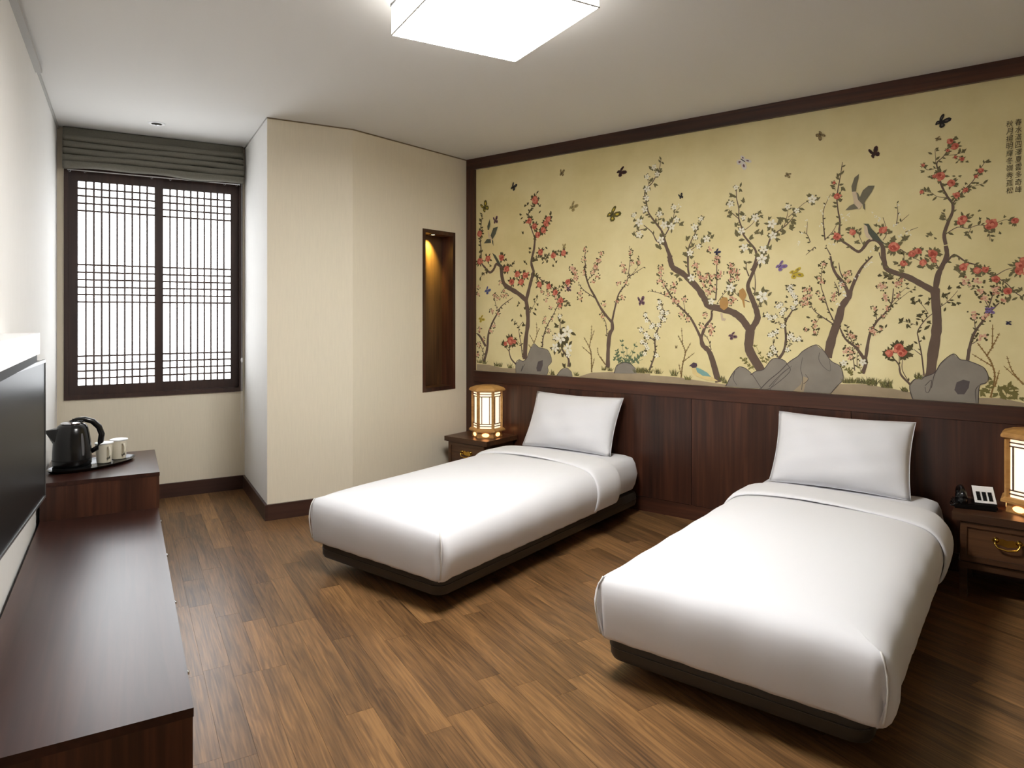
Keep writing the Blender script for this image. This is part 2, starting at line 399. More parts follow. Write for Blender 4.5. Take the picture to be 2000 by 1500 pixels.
# ---------------------------------------------------------------- niche
nic = struct(empty('trim_6', (XN, (NY0+NY1)/2, NZ0)))
nic.name = 'trim_6'
ND = .12; hw = (NY1-NY0)/2; nh = NZ1-NZ0; fw = .030
obj('niche_back', box(-ND-.01, -ND, -hw, hw, 0, nh), wood('niche_veneer', (50, 32, 20), (76, 51, 31), (100, 69, 42), .4), nic)
for y0, y1 in ((-hw, -hw+fw), (hw-fw, hw)): obj('niche_side', box(-ND, .004, y0, y1, 0, nh), M_WOOD, nic)
obj('niche_top', box(-ND, .004, -hw+fw, hw-fw, nh-fw, nh), M_WOOD, nic)
obj('niche_sill', box(-ND, .004, -hw+fw, hw-fw, 0, fw), M_WOOD, nic)
nl = tag(empty('niche_spotlight', (XN-.040, (NY0+NY1)/2-.030, NZ1-fw)), 'small spotlight set into the top of the wooden wall niche', 'light')
obj('ring', lathe([(.016, -.004), (.026, -.004), (.028, 0), (.016, 0)], 20, cap=False), M_BLACKM, nl, smooth=40)
obj('lens', lathe([(.0, -.002), (.016, -.003)], 20, cap=False), M_SPOTLIT, nl)
ld = bpy.data.lights.new('niche_spot', 'SPOT'); ld.energy = P_SPOT; ld.color = (1, .86, .22); ld.spot_size = R(82); ld.spot_blend = .9; ld.shadow_soft_size = .012
lo = bpy.data.objects.new('bulb', ld); C.objects.link(lo); lo.parent = nl; lo.location = (.0, 0, -.012); lo.rotation_euler = (0, R(30), 0)
# ---------------------------------------------------------------- mural frame and headboard panelling
FT = .028
struct(obj('trim_7', box(XN+.001, XR, YM-FT, YM, 2.561, H), M_WOODX, bevel=.002, seg=1))
struct(obj('trim_8', box(XN+.001, -3.690, YM-FT, YM, 0, 2.561), M_WOOD, bevel=.002, seg=1))
hb_ = tag(empty('headboard', (-1.79, YM, 0)), 'dark walnut panelled headboard running along the whole mural wall', 'headboard')
HX0 = -3.690
obj('top_rail', box(HX0+1.79, XR+1.79, -.040, 0, .800, .888), M_WOODX, hb_, bevel=.003, seg=1)
obj('plinth', box(HX0+1.79, XR+1.79, -.036, 0, 0, .096), M_WOODX, hb_, bevel=.002, seg=1)
edges = [HX0, -2.743, -1.792, -.835, .122, 1.079, XR]
for a, b in zip(edges, edges[1:]): obj('panel', box(a+1.79+.002, b+1.79-.002, -.036, 0, .099, .797), M_WOOD, hb_, bevel=.0015, seg=1)
obj('backing', box(HX0+1.79, XR+1.79, -.026, 0, .09, .80), M_BLACKM, hb_)
# ---------------------------------------------------------------- mural (flat painted wallpaper)
PLANTS=[('painted_tree','painted red-blossom tree beside the left edge of the mural','bark','olive',13.9,1.5,[(42.4,32.5,[(-3184,1000),(-3175,1153),(-3153,1298),(-3162,1414),(-3175,1472)]),(30.9,17.6,[(-3171,1465),(-3139,1566),(-3112,1652),(-3111,1668),(-3099,1690),(-3121,1763),(-3095,1862),(-3086,1940)]),(9.6,4.0,[(-3086,1940),(-3112,2007),(-3139,2067),(-3148,2147),(-3112,2194),(-3086,2256),(-3072,2294)]),(9.6,3.9,[(-3086,1940),(-3042,1987),(-2990,2040),(-2955,2087),(-2929,2127)]),(39.0,5.3,[(-3171,1465),(-3257,1525),(-3378,1587),(-3411,1647),(-3421,1722),(-3416,1736),(-3440,1752),(-3474,1764),(-3503,1720),(-3542,1699),(-3591,1739),(-3631,1787),(-3636,1894),(-3646,2009),(-3631,2123),(-3621,2183)]),(6.4,3.1,[(-3117,1770),(-3059,1795),(-2998,1792),(-2955,1762)]),(4.8,3.1,[(-3024,1790),(-2955,1804),(-2887,1822),(-2820,1818)]),(11.3,3.0,[(-3130,1609),(-3095,1651),(-3068,1654),(-3024,1620),(-2955,1583),(-2895,1539),(-2845,1489),(-2779,1425)]),(4.6,3.0,[(-2895,1539),(-2820,1579),(-2762,1612)]),(7.0,3.5,[(-3562,1723),(-3601,1694),(-3646,1661)]),(5.9,3.3,[(-3407,1731),(-3341,1736),(-3294,1763)])],[('red',-3086,2256,24),('red',-3077,2234,24),('red',-3139,2089,24),('red',-3090,2041,24),('red',-2959,2087,23),('red',-2981,2054,24),('red',-3007,2006,24),('red',-3059,1974,24),('red',-3033,1837,24),('red',-2912,1805,23),('red',-2820,1818,23),('red',-3562,1814,26),('red',-3416,1814,25),('red',-3364,1722,25),('red',-3651,2025,27),('red',-3651,1795,27),('red',-3257,1674,25),('red',-3184,1664,24),('red',-3313,1614,25),('red',-3220,1612,25),('red',-3175,1661,24),('red',-3042,1585,24),('red',-2955,1568,23),('red',-2895,1521,23),('red',-2779,1598,23),('red',-2845,1461,23),('red',-3369,1720,25),('red',-2853,1419,15),('pink',-2787,1557,20),('pink',-2721,1672,19),('pink',-2746,1701,20),('pink',-2713,1624,19)],[(-3184,2209,15),(-3157,2220,15),(-3042,2195,14),(-3042,2145,14),(-3230,2147,15),(-3211,2117,15),(-3184,2078,15),(-2938,2128,14),(-3202,1996,15),(-2981,2018,14),(-3130,1871,15),(-3139,1843,15),(-2981,1869,14),(-3007,1757,14),(-2912,1724,14),(-2887,1751,14),(-3184,1766,15),(-3166,1750,15),(-3378,1797,15),(-3303,1764,15),(-2870,1835,14),(-3532,1752,16),(-3641,2139,16),(-3651,1872,16),(-3331,1630,15),(-3202,1640,15),(-3007,1612,14),(-2820,1593,14),(-2787,1439,14),(-2803,1419,14),(-2837,1537,14),(-3426,1722,15)]),
 ('painted_shrub','slender painted shrub growing at the left edge of the mural','bark','olive',11.4,1.0,[(28.1,4.2,[(-3606,961),(-3571,1068),(-3557,1190),(-3513,1289),(-3455,1372),(-3416,1424),(-3303,1489)]),(22.7,12.4,[(-3586,1091),(-3641,1166),(-3679,1195)]),(6.0,3.4,[(-3455,1372),(-3483,1447),(-3493,1507)]),(7.0,4.4,[(-3621,975),(-3611,1044),(-3651,1112)])],[('pink',-3493,1507,17),('pink',-3407,1513,17),('pink',-3455,1484,17),('pink',-3522,1379,17),('pink',-3455,1364,17),('pink',-3503,1266,17),('pink',-3532,1221,17),('pink',-3651,1227,18),('pink',-3661,1104,19),('pink',-3369,1505,15),('pink',-3611,1151,14),('pink',-3671,1019,18),('pink',-3666,1525,16),('pink',-3666,1579,14),('pink',-3435,1611,15),('pink',-3388,1550,15)],[]),
 ('painted_tree','painted pink-blossom tree with two boughs left of the white butterfly','bark','olive',8.5,1.0,[(32.7,25.4,[(-2439,971),(-2436,1104),(-2424,1210),(-2402,1250),(-2405,1303)]),(19.8,4.4,[(-2405,1296),(-2485,1383),(-2547,1484),(-2594,1559),(-2625,1642),(-2637,1710),(-2625,1698),(-2633,1767),(-2625,1834)]),(7.2,3.7,[(-2539,1470),(-2641,1533),(-2685,1582)]),(16.9,2.7,[(-2405,1303),(-2379,1409),(-2350,1500),(-2298,1565),(-2269,1616),(-2155,1682)]),(5.5,2.7,[(-2276,1625),(-2262,1715),(-2255,1780),(-2265,1826)]),(6.4,3.6,[(-2447,1196),(-2455,1289),(-2485,1343)]),(4.4,2.2,[(-2602,1609),(-2547,1661),(-2516,1734),(-2493,1793)]),(3.4,2.0,[(-2276,1612),(-2204,1680),(-2190,1750)])],[('pink',-2625,1834,16),('pink',-2641,1760,16),('pink',-2524,1741,16),('pink',-2493,1793,16),('pink',-2547,1708,16),('pink',-2562,1662,16),('pink',-2320,1705,15),('pink',-2305,1665,15),('pink',-2255,1786,15),('pink',-2247,1715,15),('pink',-2190,1718,15),('pink',-2508,1753,16),('pink',-2531,1694,16),('pink',-2713,1645,16),('pink',-2730,1680,17),('pink',-2350,1573,15),('pink',-2291,1577,15),('pink',-2364,1448,15),('pink',-2320,1474,15),('pink',-2485,1343,16),('pink',-2470,1429,16),('pink',-2673,1472,16),('pink',-2524,1631,16),('pink',-2562,1592,13),('pink',-2641,1663,16),('pink',-2305,1663,15),('pink',-2673,1513,16)],[]),
 ('painted_magnolia','painted white magnolia stem right of the small rock with a hole','bark','olive',19.7,0.3,[(18.2,6.1,[(-2779,961),(-2775,1017),(-2828,1084),(-2837,1126),(-2808,1168),(-2849,1216),(-2849,1314)]),(6.1,3.9,[(-2828,1084),(-2887,1097)])],[('white',-2787,1224,44),('white',-2845,1175,40),('white',-2895,1103,32),('white',-2779,1100,36),('white',-2779,1051,21),('white',-2853,1339,17),('white',-2895,1181,22)],[(-2879,1265,28),(-2832,1293,23),(-2828,1245,23),(-2808,1162,29),(-2828,1133,29),(-2828,1043,24),(-2812,963,23),(-2921,1096,20),(-2762,969,21)]),
 ('painted_shrub','thin painted blossom stem rising behind the rock with a hole','bark','olive',10.3,1.0,[(12.7,3.9,[(-3016,1100),(-3007,1178),(-2972,1264),(-2929,1328),(-2895,1384),(-2870,1433)]),(4.7,3.1,[(-2998,1200),(-2955,1229)])],[('pink',-2990,1321,14),('pink',-2998,1292,14),('pink',-2955,1229,14),('pink',-2921,1321,14),('pink',-2964,1512,14),('pink',-3016,1527,14),('pink',-2853,1412,14),('pink',-2895,1490,14),('pink',-2981,1463,14),('pink',-2938,1406,14),('pink',-2870,1454,14)],[]),
 ('painted_shrub','thin leafy painted stem in front of the left tree trunk','bark','olive',11.5,0.6,[(9.0,4.1,[(-3207,1014),(-3220,1116),(-3239,1196),(-3239,1254),(-3202,1298)]),(4.1,2.5,[(-3239,1254),(-3294,1298)]),(4.1,2.5,[(-3220,1108),(-3266,1151)]),(4.9,2.4,[(-3139,1371),(-3095,1428),(-3059,1485)])],[],[(-3313,1305,15),(-3285,1276,15),(-3257,1422,15),(-3220,1342,15),(-3202,1269,20),(-3239,1444,15),(-3275,1151,15),(-3220,1211,15),(-3095,1471,14),(-3059,1428,14),(-3095,1363,22),(-3130,1407,15),(-3077,1392,14),(-3068,1492,14),(-3184,1400,15)]),
 ('painted_peony','small painted red peony left of the rock with a hole','bark','olive',11.6,0.3,[(13.2,6.7,[(-3271,957),(-3322,1002),(-3341,1068),(-3327,1120)]),(6.7,4.2,[(-3336,1053),(-3374,1089)])],[('red',-3327,1142,33),('red',-3378,1119,19),('red',-3285,1136,17)],[(-3350,1168,22),(-3313,1172,22),(-3397,1126,20),(-3369,1097,20),(-3294,1106,22),(-3266,1129,18),(-3407,1111,17),(-3275,1158,15)]),
 ('painted_twig','bare thorny painted twigs between the left trees','twig','none',9.5,1.0,[(10.2,3.7,[(-2574,930),(-2578,1059),(-2594,1112),(-2641,1186)]),(6.6,2.9,[(-2594,1112),(-2578,1194),(-2574,1275)]),(5.1,2.9,[(-2578,1167),(-2551,1241)]),(6.6,3.7,[(-2578,1059),(-2657,1117)]),(6.6,3.6,[(-2570,964),(-2551,1033)]),(6.4,2.9,[(-2458,990),(-2516,1061),(-2524,1114)]),(5.0,2.9,[(-2462,996),(-2500,1048)]),(6.4,3.2,[(-3095,1133),(-3068,1199),(-3072,1292)]),(4.8,3.2,[(-3068,1199),(-3042,1249)]),(6.4,3.2,[(-3095,1133),(-3139,1197)]),(7.3,4.0,[(-3121,1090),(-3148,1118)])],[],[]),
 ('painted_fern_bush','green painted fern bush behind the round stone','green','green',10.4,5,[(4.1,2.1,[(-2298,1003),(-2327,1159)]),(4.1,2.1,[(-2291,1004),(-2284,1108)]),(4.1,2.0,[(-2269,1005),(-2211,1162)]),(4.2,2.1,[(-2305,1003),(-2364,1066)]),(4.1,2.0,[(-2262,1005),(-2183,1073)]),(3.4,2.1,[(-2284,1011),(-2255,1090)]),(3.5,2.1,[(-2305,1003),(-2379,1033)]),(3.4,2.0,[(-2255,1005),(-2162,1041)]),(3.5,2.1,[(-2341,1015),(-2364,1093)]),(3.4,2.0,[(-2239,1020),(-2168,1080)])],[],[]),
 ('painted_lilac','painted white lilac shrub beside the fern bush','bark','olive',10.0,1.2,[(13.3,3.9,[(-2112,968),(-2070,1084),(-2070,1173),(-2050,1249),(-2023,1312),(-2002,1363),(-2036,1451)]),(5.9,3.4,[(-2070,1173),(-2133,1209),(-2189,1260)]),(5.3,3.3,[(-2070,1249),(-2140,1350)]),(4.0,2.7,[(-2133,1101),(-2140,1184)])],[('white',-2036,1438,16),('white',-2036,1400,16),('white',-1982,1363,16),('white',-2029,1337,16),('white',-2002,1319,16),('white',-2140,1350,16),('white',-2133,1312,16),('white',-2084,1280,16),('white',-2043,1281,16),('white',-2064,1211,16),('white',-2050,1192,16),('white',-2126,1197,16),('white',-2140,1216,16),('white',-2175,1247,16),('white',-2140,1145,16),('white',-2126,1120,16),('white',-2168,1164,16),('white',-2057,1072,16),('white',-2147,1081,16),('white',-2016,1369,16),('white',-2098,1267,16)],[]),
 ('painted_twig','bare thorny painted twigs behind the painted duck','twig','none',8.3,1.0,[(9.5,3.8,[(-1879,930),(-1869,1017),(-1850,1098),(-1869,1153),(-1902,1214)]),(5.1,3.2,[(-1869,1153),(-1876,1264)]),(6.3,3.1,[(-1850,1098),(-1811,1166)]),(6.3,3.1,[(-1869,1035),(-1785,1100)]),(6.4,3.2,[(-1882,954),(-1895,1022)])],[],[]),
 ('painted_tree','painted pink-blossom tree leaning left behind the painted duck','bark','olive',9.0,1.0,[(39.8,24.7,[(-1623,915),(-1679,1098),(-1728,1150),(-1741,1205)]),(17.3,3.9,[(-1741,1198),(-1798,1307),(-1843,1362),(-1909,1424),(-1955,1481),(-1995,1545),(-2023,1589),(-2023,1677)]),(5.8,2.7,[(-1962,1469),(-2043,1502),(-2115,1516)]),(21.0,12.2,[(-1738,1205),(-1710,1278),(-1672,1326),(-1669,1380)]),(6.1,3.7,[(-1672,1122),(-1685,1176),(-1710,1217)]),(4.4,2.5,[(-1850,1375),(-1866,1455)]),(9.7,3.6,[(-1642,1446),(-1635,1553),(-1635,1673),(-1632,1732)]),(4.8,2.5,[(-1642,1511),(-1679,1554),(-1728,1592),(-1785,1685)]),(4.2,2.4,[(-1557,1533),(-1545,1592),(-1539,1662)]),(4.2,2.4,[(-1635,1422),(-1593,1481),(-1545,1521)])],[('pink',-2023,1671,17),('pink',-2029,1634,17),('pink',-2036,1583,17),('pink',-2002,1557,17),('pink',-1929,1555,17),('pink',-1935,1518,17),('pink',-1935,1450,17),('pink',-1856,1455,16),('pink',-1876,1350,17),('pink',-1830,1325,16),('pink',-1716,1350,16),('pink',-1679,1278,16),('pink',-1672,1236,16),('pink',-1666,1260,16),('pink',-1735,1277,16),('pink',-1982,1494,17),('pink',-1909,1443,17),('pink',-1642,1697,16),('pink',-1629,1714,16),('pink',-1623,1601,16),('pink',-1605,1624,16),('pink',-1654,1524,16),('pink',-1666,1602,16),('pink',-1728,1586,16),('pink',-1766,1636,16),('pink',-1785,1685,16),('pink',-1747,1599,16),('pink',-1703,1603,16),('pink',-1679,1560,16),('pink',-1728,1550,16),('pink',-1539,1662,15),('pink',-1545,1621,15),('pink',-1521,1632,15),('pink',-1503,1585,15),('pink',-1539,1574,15),('pink',-1497,1620,15),('pink',-1533,1462,15),('pink',-1521,1444,15),('pink',-1545,1427,15),('pink',-1703,1507,16),('pink',-1685,1494,16),('pink',-1679,1779,16),('pink',-1635,1693,16),('pink',-1773,1675,16),('pink',-1545,1665,15)],[]),
 ('painted_tree','large painted white-blossom tree in the middle of the mural','bark','olive2',16.9,0.42,[(56.3,57.7,[(-1303,934),(-1370,1034),(-1425,1130),(-1425,1199),(-1416,1275)]),(46.2,36.2,[(-1425,1257),(-1474,1327),(-1533,1368),(-1611,1392),(-1691,1410),(-1716,1453),(-1754,1514),(-1805,1570),(-1869,1628),(-1935,1667),(-1955,1712),(-1962,1750)]),(37.0,13.1,[(-1902,1650),(-1945,1682),(-1962,1752),(-1989,1822),(-2009,1893),(-2023,1931)]),(13.1,3.9,[(-2023,1931),(-2077,1999),(-2119,2060),(-2133,2119),(-2147,2191),(-2133,2227),(-2091,2261),(-2057,2314),(-2036,2355),(-2023,2423)]),(10.4,5.4,[(-2002,1829),(-2057,1858),(-2091,1918),(-2154,1974)]),(5.4,3.4,[(-2147,1947),(-2204,1939),(-2225,1921)]),(9.1,3.9,[(-1995,1892),(-1969,1933),(-1942,1981),(-1929,2036)]),(3.9,2.5,[(-1929,2036),(-1889,2070)]),(5.3,3.3,[(-2050,1990),(-2036,2040)]),(4.0,2.7,[(-2115,2244),(-2126,2303)]),(4.0,2.6,[(-2057,2314),(-2077,2361)]),(41.5,17.2,[(-1416,1257),(-1376,1321),(-1379,1373),(-1404,1443),(-1427,1501),(-1433,1542),(-1410,1599),(-1376,1673)]),(17.3,3.5,[(-1404,1635),(-1382,1704),(-1387,1756),(-1422,1804),(-1462,1859),(-1474,1907),(-1491,1961),(-1491,2025),(-1506,2097),(-1506,2162)]),(5.9,3.6,[(-1491,1961),(-1533,2000),(-1557,2026)]),(13.8,3.8,[(-1416,1630),(-1370,1680),(-1325,1741),(-1297,1819),(-1269,1851),(-1215,1886),(-1182,1917),(-1140,1969)]),(4.4,2.2,[(-1215,1886),(-1199,1941),(-1190,1991)]),(4.7,2.3,[(-1451,1888),(-1404,1924),(-1382,1963)]),(4.4,2.1,[(-1190,1944),(-1142,1984),(-1100,2019),(-1063,2037)]),(13.8,11.3,[(-1817,1601),(-1830,1651),(-1830,1743)]),(11.3,3.1,[(-1830,1647),(-1834,1745),(-1830,1782),(-1811,1836),(-1773,1906),(-1760,1929),(-1741,1976)]),(5.0,2.5,[(-1811,1781),(-1766,1808),(-1728,1824),(-1703,1847)]),(8.0,3.4,[(-1393,1471),(-1387,1546),(-1393,1621)]),(8.1,3.5,[(-1427,1594),(-1445,1647),(-1439,1687)]),(5.8,3.0,[(-1422,1431),(-1474,1455),(-1515,1491),(-1545,1521)]),(5.1,2.8,[(-1370,1396),(-1359,1436),(-1348,1459)])],[('white',-2077,2367,19),('white',-2053,2316,18),('white',-2129,2307,17),('white',-2129,2224,23),('white',-2133,2160,20),('white',-2147,2085,23),('white',-2189,1996,28),('white',-2229,2051,17),('white',-2189,1912,24),('white',-2026,1862,26),('white',-2036,2040,21),('white',-2002,1964,26),('white',-1948,1948,25),('white',-1912,1991,20),('white',-1929,2077,18),('white',-1889,2085,11),('white',-1785,1931,22),('white',-1741,1983,15),('white',-1779,1864,16),('white',-1703,1847,23),('white',-1757,1802,17),('white',-1817,1763,22),('white',-1509,2162,16),('white',-1545,2060,21),('white',-1462,1964,15),('white',-1387,1958,24),('white',-1286,1912,27),('white',-1193,2008,16),('white',-1140,1980,16),('white',-1474,1883,22),('white',-1280,1840,24),('white',-1456,1777,23),('white',-1336,1758,24),('white',-1348,1696,31),('white',-1808,1595,24),('white',-1672,1437,21),('white',-1545,1524,27),('white',-1345,1465,34),('white',-1053,2039,24)],[(-1533,2112,21),(-1462,2069,19),(-1551,2007,19),(-1557,1984,20),(-1465,1988,20),(-1427,1944,20),(-1364,1990,16),(-1353,1966,16),(-1376,1911,18),(-1382,1865,22),(-1348,1857,20),(-1503,1862,26),(-1480,1825,21),(-1416,1833,20),(-1303,1945,15),(-1308,1894,17),(-1231,1938,22),(-1237,1922,20),(-1166,1913,19),(-1174,1877,19),(-1212,1858,19),(-1247,1844,18),(-1258,1816,18),(-1297,1762,19),(-1416,1746,22),(-1468,1749,14),(-1319,1678,23),(-1308,1706,17),(-1509,1921,20),(-1480,2170,16),(-1483,2144,15),(-2229,2012,16),(-2221,1972,22),(-2232,1915,18),(-2057,1826,24),(-2029,1806,18),(-2091,1987,20),(-2154,2063,19),(-2036,2078,18),(-1882,1958,22),(-1969,1977,18),(-2091,2286,19),(-2070,2246,20),(-2016,2390,14),(-2023,2347,13),(-2098,2360,20),(-1856,1759,24),(-1805,1731,19),(-1837,1856,23),(-1798,1810,20),(-1747,1947,17),(-1666,1856,18),(-1679,1881,17),(-1068,2063,15),(-1022,2036,15),(-1043,2013,15),(-1233,1937,22),(-1163,1914,20),(-1174,1881,20),(-1212,1856,19),(-1325,1499,18),(-1303,1475,18),(-1370,1448,19),(-1902,1616,22),(-1889,1591,18),(-1942,1630,15)]),
 ('painted_shrub','painted white-flowered shrub left of the largest grey rock','bark','olive',9.2,1.0,[(18.5,6.8,[(-1248,1003),(-1251,1067),(-1217,1127),(-1203,1203),(-1206,1302),(-1172,1366),(-1161,1389)]),(5.1,2.9,[(-1206,1302),(-1220,1343)]),(4.6,2.3,[(-1223,1293),(-1263,1307)]),(5.8,2.9,[(-1248,1091),(-1274,1148),(-1280,1195)]),(4.0,2.3,[(-1203,1133),(-1178,1186)])],[('white',-1175,1522,14),('white',-1172,1493,14),('white',-1150,1458,14),('white',-1145,1424,14),('white',-1161,1395,14),('white',-1234,1413,14),('white',-1251,1401,14),('white',-1217,1383,14),('white',-1228,1360,14),('white',-1314,1348,15),('white',-1297,1331,15),('white',-1268,1337,14),('white',-1280,1231,15),('white',-1257,1249,14),('white',-1297,1225,15),('white',-1172,1227,14),('white',-1156,1204,14),('white',-1128,1205,14),('white',-1184,1215,14),('white',-1195,1139,14),('white',-1280,1148,15),('white',-1268,1125,14),('white',-1297,1106,15),('white',-1220,1284,14),('white',-1184,1511,14),('white',-1161,1476,14)],[(-1198,1529,10),(-1150,1528,10),(-1195,1505,10),(-1195,1459,10),(-1123,1423,10),(-1150,1383,14),(-1263,1425,10),(-1206,1430,10),(-1200,1386,10),(-1338,1354,11),(-1274,1307,10),(-1257,1260,10),(-1254,1208,10),(-1308,1224,11),(-1178,1244,10),(-1112,1193,10),(-1184,1137,10),(-1332,1343,11),(-1285,1307,10)]),
 ('painted_tree','painted pink and white blossom tree leaning right behind the largest rock','bark','olive',8.7,0.5,[(51.5,29.0,[(-968,1101),(-942,1220),(-906,1332),(-890,1399),(-855,1454),(-850,1487)]),(22.2,9.7,[(-852,1465),(-880,1532),(-921,1588),(-942,1640),(-952,1696)]),(21.1,7.2,[(-850,1470),(-825,1541),(-795,1606),(-770,1643),(-731,1684)]),(7.4,3.2,[(-885,1565),(-901,1610),(-906,1655)]),(7.5,2.7,[(-931,1309),(-963,1382),(-984,1456),(-1005,1535),(-994,1642)]),(7.5,2.8,[(-931,1293),(-1010,1349),(-1042,1377),(-1063,1417)]),(2.7,1.7,[(-1010,1337),(-1036,1292)]),(7.5,3.2,[(-906,1460),(-911,1499),(-931,1544)]),(7.3,2.6,[(-951,1701),(-976,1752)]),(7.3,2.1,[(-981,1790),(-992,1916),(-986,1981),(-951,2058)]),(5.3,2.2,[(-1063,1784),(-1084,1835),(-1121,1844)]),(5.3,2.1,[(-1037,1755),(-1089,1709)]),(4.3,1.9,[(-614,1847),(-605,1908),(-609,1970)]),(3.8,1.9,[(-569,1808),(-508,1829)]),(3.8,1.9,[(-591,1866),(-551,1903)]),(5.2,2.1,[(-981,1795),(-941,1836),(-911,1893)]),(4.3,2.1,[(-1084,1835),(-1079,1907)])],[('pink',-989,1647,13),('pink',-999,1546,13),('pink',-1015,1569,10),('pink',-999,1450,13),('pink',-1090,1497,13),('pink',-1090,1457,13),('pink',-1085,1423,13),('pink',-1106,1417,13),('pink',-1069,1463,13),('pink',-1042,1303,13),('pink',-1036,1280,13),('pink',-1036,1246,13),('pink',-1090,1263,9),('pink',-931,1471,13),('pink',-937,1444,13),('pink',-870,1581,13),('pink',-860,1548,13),('pink',-855,1592,13),('pink',-890,1526,13),('pink',-1020,1482,9),('pink',-1069,1503,13),('pink',-1101,1446,13),('white',-901,1510,10),('white',-875,1465,11),('white',-911,1415,10),('white',-896,1532,9),('white',-880,1482,8),('white',-820,1563,7),('white',-800,1579,7),('white',-765,1621,8),('white',-751,1637,8),('white',-736,1652,7),('white',-986,1997,5),('white',-1002,1966,6),('white',-961,2032,5),('white',-882,1917,7),('white',-857,1925,7),('white',-867,1900,6),('white',-1084,1918,6),('white',-1126,1789,8),('white',-1131,1778,7),('white',-1089,1880,6),('white',-1110,1843,6),('white',-715,1907,7),('white',-705,1881,8),('white',-600,1959,6),('white',-614,1857,7),('white',-560,1802,7),('white',-587,1794,7),('white',-931,1765,8),('white',-997,1884,7),('white',-956,1767,6),('white',-892,1934,6),('white',-696,1895,7),('white',-623,1848,7),('white',-596,1907,6),('white',-551,1817,6),('white',-729,1930,6),('white',-743,1711,6),('white',-724,1726,6),('white',-966,2044,5),('white',-997,1949,6),('white',-1007,1873,6),('white',-852,1936,5),('white',-574,1829,7),('white',-543,1791,6),('white',-600,1785,6)],[(-1026,1570,14),(-1015,1646,12),(-973,1652,12),(-989,1659,12),(-986,1602,13),(-1026,1482,13),(-1005,1445,14),(-989,1427,12),(-947,1385,14),(-984,1549,12),(-1020,1541,11),(-1106,1509,12),(-1063,1505,12),(-1063,1463,12),(-1058,1417,13),(-1123,1423,12),(-1079,1337,13),(-1010,1337,13),(-1036,1235,15),(-1096,1263,14),(-1074,1263,12),(-1015,1269,12),(-855,1600,13),(-850,1536,12),(-906,1560,12)]),
 ('painted_tree','painted pink-blossom tree forked above the grass right of the largest rock','bark','olive',8.8,0.6,[(21.8,15.5,[(-783,1016),(-765,1071),(-768,1120)]),(17.6,4.5,[(-765,1109),(-751,1207),(-736,1262),(-707,1316),(-669,1359),(-636,1413),(-626,1498)]),(4.0,1.5,[(-669,1359),(-608,1455),(-557,1507)]),(3.0,1.5,[(-636,1402),(-561,1470),(-516,1500)]),(18.6,7.5,[(-773,1098),(-815,1162),(-870,1210),(-901,1276)]),(4.7,2.1,[(-830,1184),(-860,1249),(-862,1293)]),(4.6,2.6,[(-707,1316),(-717,1370)]),(5.2,3.2,[(-822,1030),(-830,1096),(-840,1139)]),(4.7,2.6,[(-810,1053),(-810,1129)])],[('pink',-731,1257,13),('pink',-722,1251,13),('pink',-688,1273,9),('pink',-659,1386,13),('pink',-674,1515,13),('pink',-683,1504,13),('pink',-669,1456,13),('pink',-608,1455,13),('pink',-612,1529,13),('pink',-589,1539,13),('pink',-722,1386,13),('pink',-678,1343,9),('pink',-845,1233,14),('pink',-830,1222,14),('pink',-860,1155,14),('pink',-845,1106,14),('pink',-835,1139,14),('pink',-800,1173,9),('pink',-870,1133,14),('pink',-693,1515,13),('pink',-664,1440,13),('pink',-603,1518,13),('pink',-736,1267,13),('white',-880,1071,18),('white',-780,1081,19)],[(-698,1572,13),(-659,1568,17),(-645,1552,17),(-631,1397,13),(-674,1338,12),(-717,1354,12),(-683,1284,13),(-693,1257,11),(-664,1284,12),(-875,1260,13),(-845,1249,12),(-815,1228,12),(-805,1179,14),(-875,1160,13),(-850,1161,13),(-825,1134,13),(-707,1505,11),(-557,1522,11)]),
